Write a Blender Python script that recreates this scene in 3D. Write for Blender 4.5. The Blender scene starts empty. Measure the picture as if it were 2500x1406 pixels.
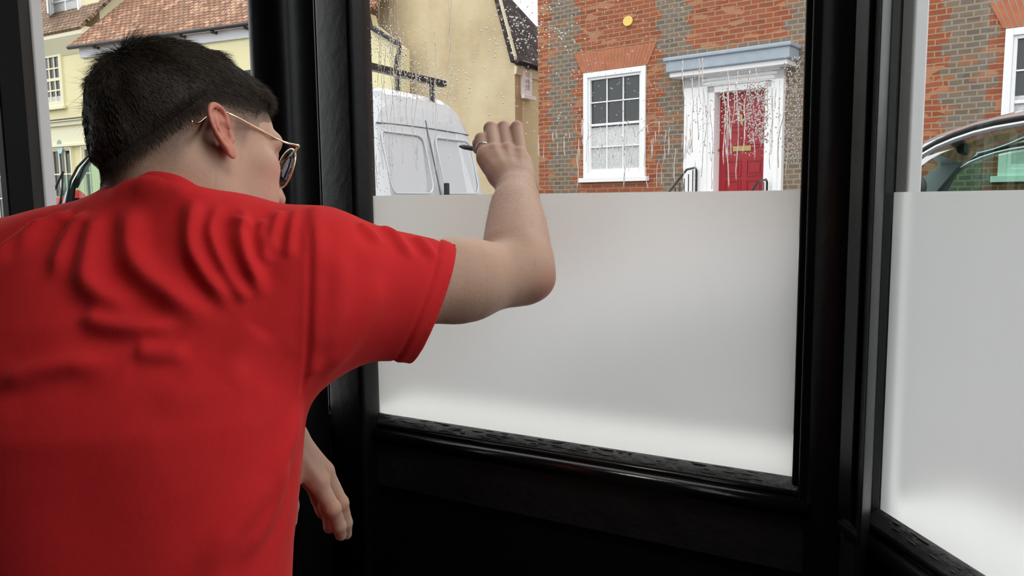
import bpy, bmesh, math, random
import numpy as np
from mathutils import Vector, Matrix
from mathutils.bvhtree import BVHTree
random.seed(7); rng = np.random.default_rng(7)
C = bpy.context.scene.collection
SC = bpy.context.scene
PI = math.pi
R = math.radians
# ------------------------------------------------------------------ camera
FPX = 1900.0; PITCH = 6.43; ROLL = -0.66; EYE = 1.45
cd = bpy.data.cameras.new('camera'); cam = bpy.data.objects.new('camera', cd); C.objects.link(cam)
cd.sensor_fit = 'HORIZONTAL'; cd.sensor_width = 36; cd.lens = FPX / 2500 * 36
cd.clip_start = 0.02; cd.clip_end = 300
CM = Matrix.Translation((0, 0, EYE)) @ Matrix.Rotation(R(90 - PITCH), 4, 'X') @ Matrix.Rotation(R(ROLL), 4, 'Z')
cam.matrix_world = CM
SC.camera = cam
# ------------------------------------------------------------------ light
w = bpy.data.worlds.new('world'); SC.world = w; w.use_nodes = True
wn = w.node_tree.nodes; wl = w.node_tree.links; wn.clear()
wo = wn.new('ShaderNodeOutputWorld'); wb = wn.new('ShaderNodeBackground')
wt = wn.new('ShaderNodeTexCoord'); wr = wn.new('ShaderNodeValToRGB'); ws = wn.new('ShaderNodeSeparateXYZ')
wl.new(wt.outputs['Generated'], ws.inputs[0]); wl.new(ws.outputs[2], wr.inputs[0])
wr.color_ramp.elements[0].position = 0.0; wr.color_ramp.elements[0].color = (0.86, 0.88, 0.90, 1)
wr.color_ramp.elements[1].position = 0.7; wr.color_ramp.elements[1].color = (1.0, 1.0, 1.0, 1)
wl.new(wr.outputs[0], wb.inputs[0]); wb.inputs[1].default_value = 1.35
wl.new(wb.outputs[0], wo.inputs[0])
SC.view_settings.view_transform = 'Standard'; SC.view_settings.look = 'None'
SC.view_settings.gamma = 1; SC.view_settings.use_curve_mapping = False
SC.view_settings.exposure = 0.62

def area_light(name, loc, target, sx, sy, power, col=(1, 1, 1), portal=False):
    l = bpy.data.lights.new(name, 'AREA'); l.shape = 'RECTANGLE'; l.size = sx; l.size_y = sy; l.energy = power; l.color = col
    if portal: l.cycles.is_portal = True
    o = bpy.data.objects.new(name, l); C.objects.link(o); o.location = loc
    d = (Vector(target) - Vector(loc)); o.rotation_euler = d.to_track_quat('-Z', 'Y').to_euler()
    return o
# fill lamp added overhead, out of view, to light the shirt and arm
area_light('added_fill_lamp', (0.32, 0.30, 2.70), (0.32, 0.30, 0), 0.5, 0.5, 5.6, (1, 0.95, 0.88))

# ------------------------------------------------------------------ geometry helpers
def ray(px, py):
    d = CM.to_3x3() @ Vector(((px - 1250) / FPX, (703 - py) / FPX, -1))
    return d
def W(px, py, Y):
    d = ray(px, py); k = Y / d.y
    return Vector((d.x * k, Y, EYE + d.z * k))
class Frame:
    """a vertical plane: origin on the ground, x along the plane (rightwards), y away from the street, z up"""
    def __init__(s, x, y, a, z=0.0):
        s.o = Vector((x, y, z)); s.a = R(a)
        s.ex = Vector((math.cos(s.a), -math.sin(s.a), 0)); s.ey = Vector((math.sin(s.a), math.cos(s.a), 0))
    def hit(s, px, py, off=0.0):
        d = ray(px, py); o = Vector((0, 0, EYE)); q = s.o + s.ey * off
        t = (q - o).dot(s.ey) / d.dot(s.ey); p = o + d * t - s.o
        return p.dot(s.ex), p.z
    def world(s, x, y, z): return s.o + s.ex * x + s.ey * y + Vector((0, 0, z))
    def place(s, o): o.location = s.o; o.rotation_euler = (0, 0, -s.a)
def tag(o, label=None, cat=None, group=None, kind=None):
    if label: o['label'] = label
    if cat: o['category'] = cat
    if group: o['group'] = group
    if kind: o['kind'] = kind
    return o
def empty(name, label, cat, loc=(0, 0, 0), rz=0, group=None):
    o = bpy.data.objects.new(name, None); C.objects.link(o); o.location = loc; o.rotation_euler = (0, 0, rz)
    return tag(o, label, cat, group)
class MB:
    def __init__(s): s.v = []; s.f = []; s.m = []; s.cur = 0
    def add(s, vs, fs):
        b = len(s.v); s.v += [tuple(v) for v in vs]; s.f += [tuple(i + b for i in f) for f in fs]; s.m += [s.cur] * len(fs); return s
    def box(s, x0, x1, y0, y1, z0, z1):
        vs = [(x, y, z) for z in (z0, z1) for y in (y0, y1) for x in (x0, x1)]
        return s.add(vs, [(0, 2, 3, 1), (4, 5, 7, 6), (0, 1, 5, 4), (2, 6, 7, 3), (0, 4, 6, 2), (1, 3, 7, 5)])
    def prism(s, poly, y0, y1):            # poly in x,z
        n = len(poly)
        vs = [(x, y0, z) for x, z in poly] + [(x, y1, z) for x, z in poly]
        return s.add(vs, [tuple(range(n)), tuple(range(2 * n - 1, n - 1, -1))] + [(i + n, (i + 1) % n + n, (i + 1) % n, i) for i in range(n)])
    def prismz(s, poly, z0, z1):           # poly in x,y
        n = len(poly)
        vs = [(x, y, z0) for x, y in poly] + [(x, y, z1) for x, y in poly]
        return s.add(vs, [tuple(range(n - 1, -1, -1)), tuple(range(n, 2 * n))] + [(i, (i + 1) % n, (i + 1) % n + n, i + n) for i in range(n)])
    def frame(s, x0, x1, z0, z1, t, y0, y1, tb=None):
        tb = tb if tb is not None else t
        s.box(x0, x0 + t, y0, y1, z0, z1); s.box(x1 - t, x1, y0, y1, z0, z1)
        s.box(x0 + t, x1 - t, y0, y1, z1 - t, z1); s.box(x0 + t, x1 - t, y0, y1, z0, z0 + tb); return s
    def tube(s, pts, r, n=8, closed=False, cap=True):
        pts = [Vector(p) for p in pts]; N = len(pts)
        rr = r if hasattr(r, '__len__') else [r] * N
        vs = []; prev = None
        for i, p in enumerate(pts):
            if closed: t = pts[(i + 1) % N] - pts[i - 1]
            else: t = pts[min(i + 1, N - 1)] - pts[max(i - 1, 0)]
            if t.length < 1e-9: t = Vector((0, 0, 1))
            t.normalize()
            if prev is None:
                a = t.orthogonal().normalized()
            else:
                a = prev - t * prev.dot(t)
                a = a.normalized() if a.length > 1e-6 else t.orthogonal().normalized()
            prev = a; b = t.cross(a)
            for k in range(n):
                q = 2 * PI * k / n
                vs.append(p + (a * math.cos(q) + b * math.sin(q)) * rr[i])
        fs = []
        for i in range(N if closed else N - 1):
            j = (i + 1) % N
            for k in range(n):
                fs.append((i * n + k, i * n + (k + 1) % n, j * n + (k + 1) % n, j * n + k))
        if cap and not closed:
            fs.append(tuple(range(n - 1, -1, -1))); fs.append(tuple((N - 1) * n + k for k in range(n)))
        return s.add(vs, fs)
    def sphere(s, c, r, nu=12, nv=8, sc=(1, 1, 1)):
        vs = []; fs = []
        for i in range(nv + 1):
            th = PI * i / nv
            for k in range(nu):
                q = 2 * PI * k / nu
                vs.append((c[0] + r * sc[0] * math.sin(th) * math.cos(q), c[1] + r * sc[1] * math.sin(th) * math.sin(q), c[2] + r * sc[2] * math.cos(th)))
        for i in range(nv):
            for k in range(nu):
                fs.append((i * nu + k, (i + 1) * nu + k, (i + 1) * nu + (k + 1) % nu, i * nu + (k + 1) % nu))
        return s.add(vs, fs)
    def build(s, name, mats, parent=None, smooth=False, bevel=0, seg=2, merge=False):
        me = bpy.data.meshes.new(name); me.from_pydata(s.v, [], s.f)
        if not isinstance(mats, (list, tuple)): mats = [mats]
        for m in mats: me.materials.append(m)
        if len(mats) > 1: me.polygons.foreach_set('material_index', s.m)
        if merge:
            bm = bmesh.new(); bm.from_mesh(me); bmesh.ops.remove_doubles(bm, verts=bm.verts, dist=1e-5)
            bmesh.ops.recalc_face_normals(bm, faces=bm.faces); bm.to_mesh(me); bm.free()
        if smooth: me.shade_smooth()
        me.update()
        o = bpy.data.objects.new(name, me); C.objects.link(o)
        if parent is not None: o.parent = parent
        if bevel:
            b = o.modifiers.new('bevel', 'BEVEL'); b.width = bevel; b.segments = seg; b.limit_method = 'ANGLE'; b.angle_limit = R(40)
            me.shade_smooth()
            try: b.harden_normals = True
            except Exception: pass
        return o
# ------------------------------------------------------------------ materials
class NT:
    def __init__(s, name):
        s.m = bpy.data.materials.new(name); s.m.use_nodes = True; s.n = s.m.node_tree.nodes; s.l = s.m.node_tree.links
        s.n.clear(); s.out = s.n.new('ShaderNodeOutputMaterial')
    def new(s, t, **k):
        o = s.n.new('ShaderNode' + t)
        for a, b in k.items(): setattr(o, a, b)
        return o
    def link(s, a, b): s.l.new(a, b)
    def set(s, sock, v):
        if isinstance(v, bpy.types.NodeSocket): s.l.new(v, sock)
        elif v is not None:
            if isinstance(v, (tuple, list)) and len(v) == 3 and sock.type == 'RGBA': v = (*v, 1)
            sock.default_value = v
    def math(s, op, a, b=0.0, c=0.0):
        o = s.new('Math', operation=op); s.set(o.inputs[0], a); s.set(o.inputs[1], b); s.set(o.inputs[2], c); return o.outputs[0]
    def mix(s, fac, a, b, blend='MIX'):
        o = s.new('Mix', data_type='RGBA', blend_type=blend)
        s.set(o.inputs[0], fac); s.set(o.inputs[6], a); s.set(o.inputs[7], b); return o.outputs[2]
    def noise(s, vec, scale, detail=4, rough=0.5):
        o = s.new('TexNoise'); 
        if vec is not None: s.link(vec, o.inputs['Vector'])
        o.inputs['Scale'].default_value = scale; o.inputs['Detail'].default_value = detail; o.inputs['Roughness'].default_value = rough
        return o.outputs['Fac']
    def ramp(s, fac, stops, interp='LINEAR'):
        o = s.new('ValToRGB'); cr = o.color_ramp; cr.interpolation = interp; s.link(fac, o.inputs[0])
        while len(cr.elements) > 1: cr.elements.remove(cr.elements[-1])
        cr.elements[0].position = stops[0][0]; c = stops[0][1]; cr.elements[0].color = (*c, 1) if hasattr(c, '__len__') else (c, c, c, 1)
        for p, c in stops[1:]:
            e = cr.elements.new(p); e.color = (*c, 1) if hasattr(c, '__len__') else (c, c, c, 1)
        return o.outputs[0]
    def coord(s, kind='Object'): return s.new('TexCoord').outputs[kind]
    def mapping(s, vec, sc=(1, 1, 1), rot=(0, 0, 0), loc=(0, 0, 0)):
        o = s.new('Mapping'); s.link(vec, o.inputs[0]); o.inputs['Scale'].default_value = sc; o.inputs['Rotation'].default_value = rot; o.inputs['Location'].default_value = loc
        return o.outputs[0]
    def bump(s, h, strength=0.3, dist=0.01, nrm=None):
        o = s.new('Bump'); s.link(h, o.inputs['Height']); o.inputs['Strength'].default_value = strength; o.inputs['Distance'].default_value = dist
        if nrm is not None: s.link(nrm, o.inputs['Normal'])
        return o.outputs[0]
    def principled(s, col, rough=0.5, metal=0, spec=0.5, nrm=None, **k):
        p = s.new('BsdfPrincipled'); s.set(p.inputs['Base Color'], col); s.set(p.inputs['Roughness'], rough)
        s.set(p.inputs['Metallic'], metal); s.set(p.inputs['Specular IOR Level'], spec)
        if nrm is not None: s.link(nrm, p.inputs['Normal'])
        for a, b in k.items(): s.set(p.inputs[a.replace('_', ' ')], b)
        s.link(p.outputs[0], s.out.inputs[0]); return p
def simple(name, col, rough=0.5, metal=0, spec=0.5, noise=0.0, nscale=20, bump=0.0, bscale=60, bdist=0.002, **k):
    t = NT(name); co = t.coord()
    c = col
    if noise:
        n = t.noise(co, nscale, 5)
        c = t.mix(n, tuple(x * (1 - noise) for x in col), tuple(min(1, x * (1 + noise)) for x in col))
    nr = t.bump(t.noise(co, bscale, 4), bump, bdist) if bump else None
    t.principled(c, rough, metal, spec, nr, **k); return t.m
M = {}
M['black'] = simple('gloss_black_paint', (0.0045, 0.005, 0.0055), 0.34, spec=0.24, noise=0.3, nscale=9, bump=0.35, bscale=38, bdist=0.002)
M['black_post'] = simple('satin_black_paint', (0.0045, 0.005, 0.0055), 0.46, spec=0.16, noise=0.3, nscale=9, bump=0.5, bscale=38, bdist=0.003)
M['black_rough'] = simple('worn_black_paint', (0.018, 0.018, 0.020), 0.36, spec=0.55, noise=0.5, nscale=14, bump=0.8, bscale=50, bdist=0.004)
M['black_sill'] = simple('fresh_gloss_black_sill', (0.006, 0.0065, 0.007), 0.2, spec=0.7, bump=0.3, bscale=30, bdist=0.002)
M['black_panel'] = simple('dull_black_panel', (0.004, 0.004, 0.0045), 0.6, spec=0.25, bump=0.2)
M['white_wood'] = simple('white_exterior_paint', (0.74, 0.75, 0.76), 0.5, noise=0.06, nscale=12, bump=0.2)
M['trim_white'] = simple('white_gloss_joinery', (0.90, 0.905, 0.91), 0.4)
M['plaster'] = simple('interior_plaster', (0.10, 0.10, 0.10), 0.8)
M['floorwood'] = simple('interior_floor', (0.05, 0.035, 0.025), 0.5, noise=0.3)
M['asphalt'] = simple('asphalt', (0.10, 0.10, 0.105), 0.85, noise=0.3, nscale=30, bump=0.4)
M['paving'] = simple('pale_paving', (0.36, 0.35, 0.33), 0.8, noise=0.15, nscale=5, bump=0.3)
M['cream'] = simple('pale_yellow_render', (0.83, 0.76, 0.46), 0.85, noise=0.03, nscale=1.5, bump=0.25, bscale=25)
M['cream2'] = simple('pale_yellow_render_two', (0.80, 0.74, 0.50), 0.85, noise=0.03, nscale=1.2, bump=0.25, bscale=25)
M['cream_trim'] = simple('cream_joinery', (0.84, 0.80, 0.58), 0.6)
M['lead'] = simple('lead_sheet', (0.36, 0.42, 0.48), 0.45, noise=0.2, nscale=6, bump=0.4, bscale=12, bdist=0.01)
M['fascia'] = simple('grey_white_fascia', (0.66, 0.68, 0.70), 0.6)
M['gutter'] = simple('dark_gutter', (0.03, 0.03, 0.032), 0.45)
M['stone'] = simple('stone_sill', (0.80, 0.78, 0.76), 0.7, noise=0.08)
M['curtain'] = simple('net_curtain', (0.55, 0.56, 0.56), 0.9, noise=0.4, nscale=22)
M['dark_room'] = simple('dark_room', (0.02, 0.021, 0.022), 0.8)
M['yellow'] = simple('yellow_reflection', (0.85, 0.62, 0.14), 0.5)
M['brass'] = simple('brass', (0.45, 0.33, 0.13), 0.4, metal=0.8)
M['red_door'] = simple('red_gloss_door', (0.33, 0.012, 0.020), 0.28, noise=0.08, nscale=3)
M['iron'] = simple('black_iron', (0.02, 0.02, 0.02), 0.4)
M['van_paint'] = simple('white_van_paint', (0.60, 0.62, 0.645), 0.25, spec=0.5, Coat_Weight=0.5)
M['car_paint'] = simple('dark_silver_car_paint', (0.48, 0.48, 0.52), 0.28, metal=0.35, Coat_Weight=1.0)
M['seam_grey'] = simple('grey_door_gap', (0.12, 0.125, 0.13), 0.6)
M['rubber'] = simple('black_rubber', (0.015, 0.015, 0.016), 0.6)
M['darkplastic'] = simple('dark_plastic', (0.03, 0.03, 0.035), 0.5)
M['chrome'] = simple('bright_trim', (0.75, 0.76, 0.78), 0.25, metal=0.85)
M['dash'] = simple('dashboard', (0.16, 0.22, 0.22), 0.7)
M['red_cloth'] = simple('red_cloth', (0.62, 0.03, 0.03), 0.9)
M['paper'] = simple('paper', (0.8, 0.82, 0.8), 0.8)
M['gold'] = simple('pale_gold_metal', (0.95, 0.84, 0.62), 0.2, metal=1.0)
M['silver'] = simple('silver_metal', (0.92, 0.92, 0.93), 0.12, metal=1.0)
M['lamp'] = simple('tinted_lens', (0.5, 0.02, 0.02), 0.3)

def glass_mat(name, tint=(1, 1, 1), refl=0.04, rough=0.0, grazing=0.45):
    t = NT(name); tr = t.new('BsdfTransparent'); gl = t.new('BsdfGlossy'); mx = t.new('MixShader')
    t.set(tr.inputs[0], tint); gl.inputs['Roughness'].default_value = rough
    g = t.new('NewGeometry'); d = t.new('VectorMath', operation='DOT_PRODUCT'); t.link(g.outputs['Incoming'], d.inputs[0]); t.link(g.outputs['Normal'], d.inputs[1])
    f = t.math('POWER', t.math('SUBTRACT', 1.0, t.math('ABSOLUTE', d.outputs['Value'])), 5.0)
    t.link(t.math('ADD', refl, t.math('MULTIPLY', f, grazing)), mx.inputs[0])
    t.link(tr.outputs[0], mx.inputs[1]); t.link(gl.outputs[0], mx.inputs[2]); t.link(mx.outputs[0], t.out.inputs[0]); return t.m
M['glass'] = glass_mat('clear_window_glass', (0.985, 0.99, 0.985), 0.02)
M['green_glass'] = glass_mat('green_tinted_glass', (0.74, 0.87, 0.81), 0.04)
M['lens'] = glass_mat('smoky_lens', (0.50, 0.41, 0.46), 0.03)
def house_glass():
    t = NT('house_window_glass'); p = t.principled((0.035, 0.04, 0.042), 0.06, 0, 0.6); return t.m
M['house_glass'] = house_glass()
def water():
    t = NT('water_drops'); g = t.new('BsdfGlass'); g.inputs['IOR'].default_value = 1.33; g.inputs['Roughness'].default_value = 0.0
    g.inputs['Color'].default_value = (1, 1, 1, 1)
    t.link(g.outputs[0], t.out.inputs[0]); return t.m
M['water'] = water()
def film():
    t = NT('frosted_film'); co = t.coord()
    n = t.noise(t.mapping(co, (3, 3, 0.6)), 5, 5)
    n2 = t.noise(co, 160, 3)
    col = t.mix(n, (0.80, 0.805, 0.79), (0.85, 0.855, 0.84))
    tl = t.new('BsdfTranslucent'); df = t.new('BsdfDiffuse'); gl = t.new('BsdfGlossy'); gl.inputs['Roughness'].default_value = 0.35
    rf = t.new('BsdfRefraction'); rf.inputs['IOR'].default_value = 1.25; rf.inputs['Roughness'].default_value = 0.62; t.set(rf.inputs[0], (0.93, 0.94, 0.92))
    t.link(col, tl.inputs[0]); t.set(df.inputs[0], (0.5, 0.5, 0.5)); bp = t.bump(n2, 0.15, 0.001); t.link(bp, gl.inputs['Normal'])
    c = t.new('MixShader'); c.inputs[0].default_value = 0.45; t.link(tl.outputs[0], c.inputs[1]); t.link(rf.outputs[0], c.inputs[2])
    a = t.new('MixShader'); a.inputs[0].default_value = 0.08; t.link(c.outputs[0], a.inputs[1]); t.link(df.outputs[0], a.inputs[2])
    b = t.new('MixShader'); b.inputs[0].default_value = 0.03; t.link(a.outputs[0], b.inputs[1]); t.link(gl.outputs[0], b.inputs[2])
    t.link(b.outputs[0], t.out.inputs[0]); return t.m
M['film'] = film()
# ------------------------------------------------------------------ brick and tile materials
def xz(t, sx=1, sz=1, shift=None):
    s = t.new('SeparateXYZ'); t.link(t.coord('Object'), s.inputs[0]); c = t.new('CombineXYZ')
    t.link(t.math('MULTIPLY', s.outputs[0], sx), c.inputs[0]); t.link(t.math('MULTIPLY', s.outputs[2], sz), c.inputs[1])
    return c.outputs[0], s
def bricknode(t, vec, c1, c2, mortar, bw, bh, ms=0.012, bias=0.0, off=0.5):
    b = t.new('TexBrick'); t.link(vec, b.inputs['Vector']); t.set(b.inputs['Color1'], c1); t.set(b.inputs['Color2'], c2); t.set(b.inputs['Mortar'], mortar)
    b.inputs['Scale'].default_value = 1; b.inputs['Mortar Size'].default_value = ms; b.inputs['Mortar Smooth'].default_value = 0.2
    b.inputs['Bias'].default_value = bias; b.inputs['Brick Width'].default_value = bw; b.inputs['Row Height'].default_value = bh; b.offset = off
    return b
def brick_material(zones_low, zones_top, ztop):
    """zones: list of (x, is_red) steps along the facade"""
    t = NT('old_brickwork'); vec, s = xz(t)
    # wobble the courses a little
    nz = t.new('TexNoise'); t.link(vec, nz.inputs['Vector']); nz.inputs['Scale'].default_value = 3
    v2 = t.new('VectorMath', operation='MULTIPLY_ADD'); t.link(nz.outputs['Color'], v2.inputs[0]); v2.inputs[1].default_value = (0.03, 0.03, 0); t.link(vec, v2.inputs[2])
    V = v2.outputs[0]
    red = bricknode(t, V, (0.36, 0.088, 0.036), (0.24, 0.055, 0.027), (0.40, 0.29, 0.20), 0.235, 0.079, 0.009)
    dark = bricknode(t, V, (0.215, 0.15, 0.095), (0.125, 0.11, 0.098), (0.40, 0.33, 0.24), 0.17, 0.079, 0.012)
    vn = t.noise(V, 6, 3); vb = t.new('TexVoronoi'); t.link(t.mapping(V, (4.2, 12.6, 1)), vb.inputs['Vector']); vb.inputs['Scale'].default_value = 1
    sp = t.new('SeparateColor'); t.link(vb.outputs['Color'], sp.inputs[0])
    redc = t.mix(t.math('MULTIPLY', sp.outputs[0], 0.5), red.outputs[0], (0.44, 0.13, 0.055))
    redc = t.mix(t.math('GREATER_THAN', sp.outputs[1], 0.86), redc, (0.46, 0.20, 0.10))
    darkc = t.mix(t.math('MULTIPLY', sp.outputs[0], 0.4), dark.outputs[0], (0.24, 0.235, 0.225))
    darkc = t.mix(t.math('MULTIPLY', t.math('GREATER_THAN', sp.outputs[1], 0.88), 0.8), darkc, (0.38, 0.14, 0.06))
    redm = t.mix(red.outputs['Fac'], redc, (0.38, 0.27, 0.18)); darkm = t.mix(dark.outputs['Fac'], darkc, (0.33, 0.275, 0.20))
    tooth = t.math('MULTIPLY', t.math('FLOORED_MODULO', t.math('FLOOR', t.math('DIVIDE', s.outputs[2], 0.158)), 2.0), 0.11)
    X = t.math('ADD', s.outputs[0], t.math('ADD', tooth, t.math('MULTIPLY', vn, 0.14)))
    lo, hi = -8.0, 8.0
    def zr(zs):
        return t.ramp(t.math('DIVIDE', t.math('SUBTRACT', X, lo), hi - lo), [(0, float(zs[0][1]))] + [((x - lo) / (hi - lo), float(v)) for x, v in zs[1:]], 'CONSTANT')
    low = zr(zones_low); top = zr(zones_top)
    f = t.mix(t.math('GREATER_THAN', t.math('ADD', s.outputs[2], t.math('MULTIPLY', vn, 0.3)), ztop), low, top)
    col = t.mix(f, darkm, redm)
    st = t.noise(V, 0.9, 4)
    col = t.mix(t.math('MULTIPLY', st, 0.30), col, (0.20, 0.13, 0.09))
    h = t.math('SUBTRACT', 1.0, t.mix(f, dark.outputs['Fac'], red.outputs['Fac']))
    t.principled(col, 0.88, 0, 0.25, t.bump(h, 0.5, 0.012)); return t.m
def tile_material(name, c1, c2, c3, bw=0.17, bh=0.13):
    t = NT(name); u = t.coord('UV')
    nz = t.new('TexNoise'); t.link(u, nz.inputs['Vector']); nz.inputs['Scale'].default_value = 2.2
    v2 = t.new('VectorMath', operation='MULTIPLY_ADD'); t.link(nz.outputs['Color'], v2.inputs[0]); v2.inputs[1].default_value = (0.07, 0.07, 0); t.link(u, v2.inputs[2])
    V = v2.outputs[0]
    b = bricknode(t, V, c1, c2, (0.05, 0.035, 0.03), bw, bh, 0.012)
    vb = t.new('TexVoronoi'); t.link(t.mapping(V, (1 / bw, 1 / bh, 1)), vb.inputs['Vector']); vb.inputs['Scale'].default_value = 1
    sp = t.new('SeparateColor'); t.link(vb.outputs['Color'], sp.inputs[0])
    c = t.mix(t.math('MULTIPLY', sp.outputs[0], 0.7), b.outputs[0], c3)
    c = t.mix(t.math('GREATER_THAN', sp.outputs[1], 0.8), c, tuple(min(1, x * 1.25) for x in c3))
    c = t.mix(t.math('MULTIPLY', t.noise(V, 1.3, 4), 0.5), c, c2)
    sy = t.new('SeparateXYZ'); t.link(V, sy.inputs[0])
    saw = t.math('SUBTRACT', 1.0, t.math('FRACT', t.math('DIVIDE', sy.outputs[1], bh)))
    c = t.mix(b.outputs['Fac'], c, (0.05, 0.035, 0.03))
    t.principled(c, 0.9, 0, 0.2, t.bump(saw, 1.0, 0.05)); return t.m
M['tiles'] = tile_material('clay_roof_tiles', (0.38, 0.18, 0.10), (0.22, 0.12, 0.08), (0.55, 0.32, 0.21))
M['tiles_brown'] = tile_material('brown_roof_tiles', (0.30, 0.19, 0.125), (0.19, 0.125, 0.09), (0.38, 0.25, 0.17))
M['tiles_dark'] = tile_material('dark_roof_tiles', (0.055, 0.05, 0.05), (0.035, 0.032, 0.034), (0.12, 0.10, 0.095))
def gable_render():
    t = NT('weathered_beige_render'); co = t.coord()
    n = t.noise(t.mapping(co, (1, 1, 0.7)), 0.8, 6, 0.6); n2 = t.noise(co, 3.5, 5, 0.65)
    c = t.ramp(n, [(0.32, (0.50, 0.385, 0.235)), (0.5, (0.66, 0.54, 0.34)), (0.68, (0.76, 0.65, 0.44))])
    c = t.mix(t.math('MULTIPLY', n2, 0.28), c, (0.56, 0.46, 0.31))
    t.principled(c, 0.9, 0, 0.2, t.bump(t.noise(co, 9, 6), 0.4, 0.02)); return t.m
M['beige'] = gable_render()

# ------------------------------------------------------------------ the shop bay and its windows
def on_z(px, py, z):
    d = ray(px, py); k = (z - EYE) / d.z; return Vector((d.x * k, d.y * k, z))
SILL = 1.01; HEAD = 2.42
PL = on_z(921, 1005, SILL); PR = on_z(1936, 1161, SILL)
QL = on_z(2156, 1243, SILL); Q2 = on_z(2416, 1406, SILL)
aC = math.degrees(math.atan2(-(PR.y - PL.y), PR.x - PL.x)); LC = (PR - PL).length
aR = math.degrees(math.atan2(-(Q2.y - QL.y), Q2.x - QL.x)); LR = 1.35
FC = Frame(PL.x, PL.y, aC); FR = Frame(QL.x, QL.y, aR)
PB = W(787, 500, 1.665); FL = Frame(PB.x, PB.y, -14.0)     # left window: origin at its right end, x negative
xl1, _ = FL.hit(104, 500); xl0, _ = FL.hit(31, 500)
print('bay', PL, PR, QL, 'angles', aC, aR, 'left mullion', xl0, xl1)

def bay_window(n, fr, x0, x1, label, head=HEAD, film_top=None, film_pts=None):
    """black painted frame, one pane, inside nosing, outside white joinery; local x0..x1 is the glass"""
    root = empty('window_%d' % n, label, 'window', fr.o, -fr.a); root['kind'] = 'structure'
    m = MB(); m.box(x0 - 0.012, x1 + 0.012, -0.003, 0.003, SILL - 0.01, head + 0.01); m.build('pane', M['glass'], root)
    m = MB()                                     # inside beads and stiles
    for (a, b) in ((x0 - 0.030, x0 - 0.001), (x1 + 0.001, x1 + 0.030)):
        m.box(a, b, -0.020, -0.0035, SILL - 0.02, head + 0.02)
    m.box(x0 - 0.05, x0 - 0.014, -0.040, -0.004, SILL - 0.05, head + 0.05)
    m.box(x1 + 0.014, x1 + 0.05, -0.040, -0.004, SILL - 0.05, head + 0.05)
    m.box(x0 - 0.05, x1 + 0.05, -0.045, 0.02, head, head + 0.09)
    m.build('inner_frame', M['black'], root, bevel=0.004)
    m = MB()                                     # sloping bead and round nosing below the pane
    poly = [(-0.0035, SILL), (-0.012, SILL - 0.002), (-0.026, SILL - 0.014), (-0.030, SILL - 0.04), (-0.0035, SILL - 0.04)]
    vs = [(x, y, z) for x in (x0 - 0.012, x1 + 0.012) for y, z in poly]; k = len(poly)
    m.add(vs, [tuple(range(k)), tuple(range(2 * k - 1, k - 1, -1))] + [(i + k, (i + 1) % k + k, (i + 1) % k, i) for i in range(k)])
    # rough dried paint along the bead
    for q in range(90):
        x = x0 + (x1 - x0) * rng.random(); l = 0.01 + 0.03 * rng.random(); yy = -0.006 - 0.017 * rng.random()
        zz = SILL - 0.002 - (abs(yy) - 0.012) * 0.85 if abs(yy) > 0.012 else SILL - 0.001
        m.sphere((x, yy, zz), 0.0022, 6, 4, (l / 0.005, 0.7, 0.45))
    m.build('glazing_bead', M['black_rough'], root, bevel=0.0015)
    m = MB(); m.tube([(x0 - 0.03, -0.040, SILL - 0.034), (x1 + 0.03, -0.040, SILL - 0.034)], 0.0115, 14)
    m.box(x0 - 0.03, x1 + 0.03, -0.040, 0.0, SILL - 0.052, SILL - 0.030)
    m.tube([(x0 - 0.03, -0.026, SILL - 0.020), (x1 + 0.03, -0.026, SILL - 0.020)], 0.004, 8)
    m.build('window_board', M['black_sill'], root, smooth=True)
    m = MB()                                     # white joinery outside
    m.box(x0 - 0.05, x0 + (0.004 if n > 1 else -0.012), 0.012, {1: 0.03, 2: 0.034, 3: 0.075, 4: 0.05}[n], SILL - 0.1, head + 0.1)
    m.box(x1 - 0.004, x1 + 0.05, 0.012, 0.05, SILL - 0.1, head + 0.1)
    m.box(x0 - 0.05, x1 + 0.05, 0.012, 0.05, head, head + 0.1)
    m.build('outer_frame', M['white_wood'], root, bevel=0.004)
    m = MB(); m.box(x0 - 0.06, x1 + 0.06, 0.006, 0.27, SILL - 0.07, SILL - 0.012)
    m.build('outer_sill', M['trim_white'], root, bevel=0.004)
    return root
w1 = bay_window(1, FC, 0.0, LC, 'wide front bay window with wet upper pane above frosted film')
w2 = bay_window(2, FR, 0.0, LR, 'right-hand side bay window with white jamb outside and frosted film')
w3 = bay_window(3, FL, xl1 + 0.0, -0.004, 'left bay window of clear glass behind the man and the black posts')
w4 = bay_window(4, FL, xl0 - 0.75, xl0, 'clear pane at the far left edge beyond the left mullion')
# frosted film on the inner face of the panes, its top edge at eye height
fz = FC.hit(1430, 471)[1]; fzr = FR.hit(2300, 467)[1]
print('film', FC.hit(905, 478), FC.hit(1960, 463), FR.hit(2192, 469), FR.hit(2500, 465))
def film_sheet(fr, x0, x1, za, zb, label):
    m = MB(); n = 24
    vs = []; fs = []
    for i in range(n + 1):
        x = x0 + (x1 - x0) * i / n; z = za + (zb - za) * i / n
        vs += [(x, -0.005, SILL + 0.0008), (x, -0.005, z)]
    for i in range(n): a = i * 2; fs.append((a, a + 2, a + 3, a + 1))
    m.add(vs, fs)
    o = m.build('frosted_film', M['film']); fr.place(o)
    return tag(o, label, 'window film')
film_sheet(FC, 0.001, LC - 0.001, FC.hit(908, 478)[1], FC.hit(1955, 464)[1], 'translucent white privacy film on the lower half of the wide front pane')
film_sheet(FR, 0.001, LR - 0.001, FR.hit(2192, 469)[1], FR.hit(2490, 466)[1] , 'translucent white privacy film on the lower half of the right-hand side pane')

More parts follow.
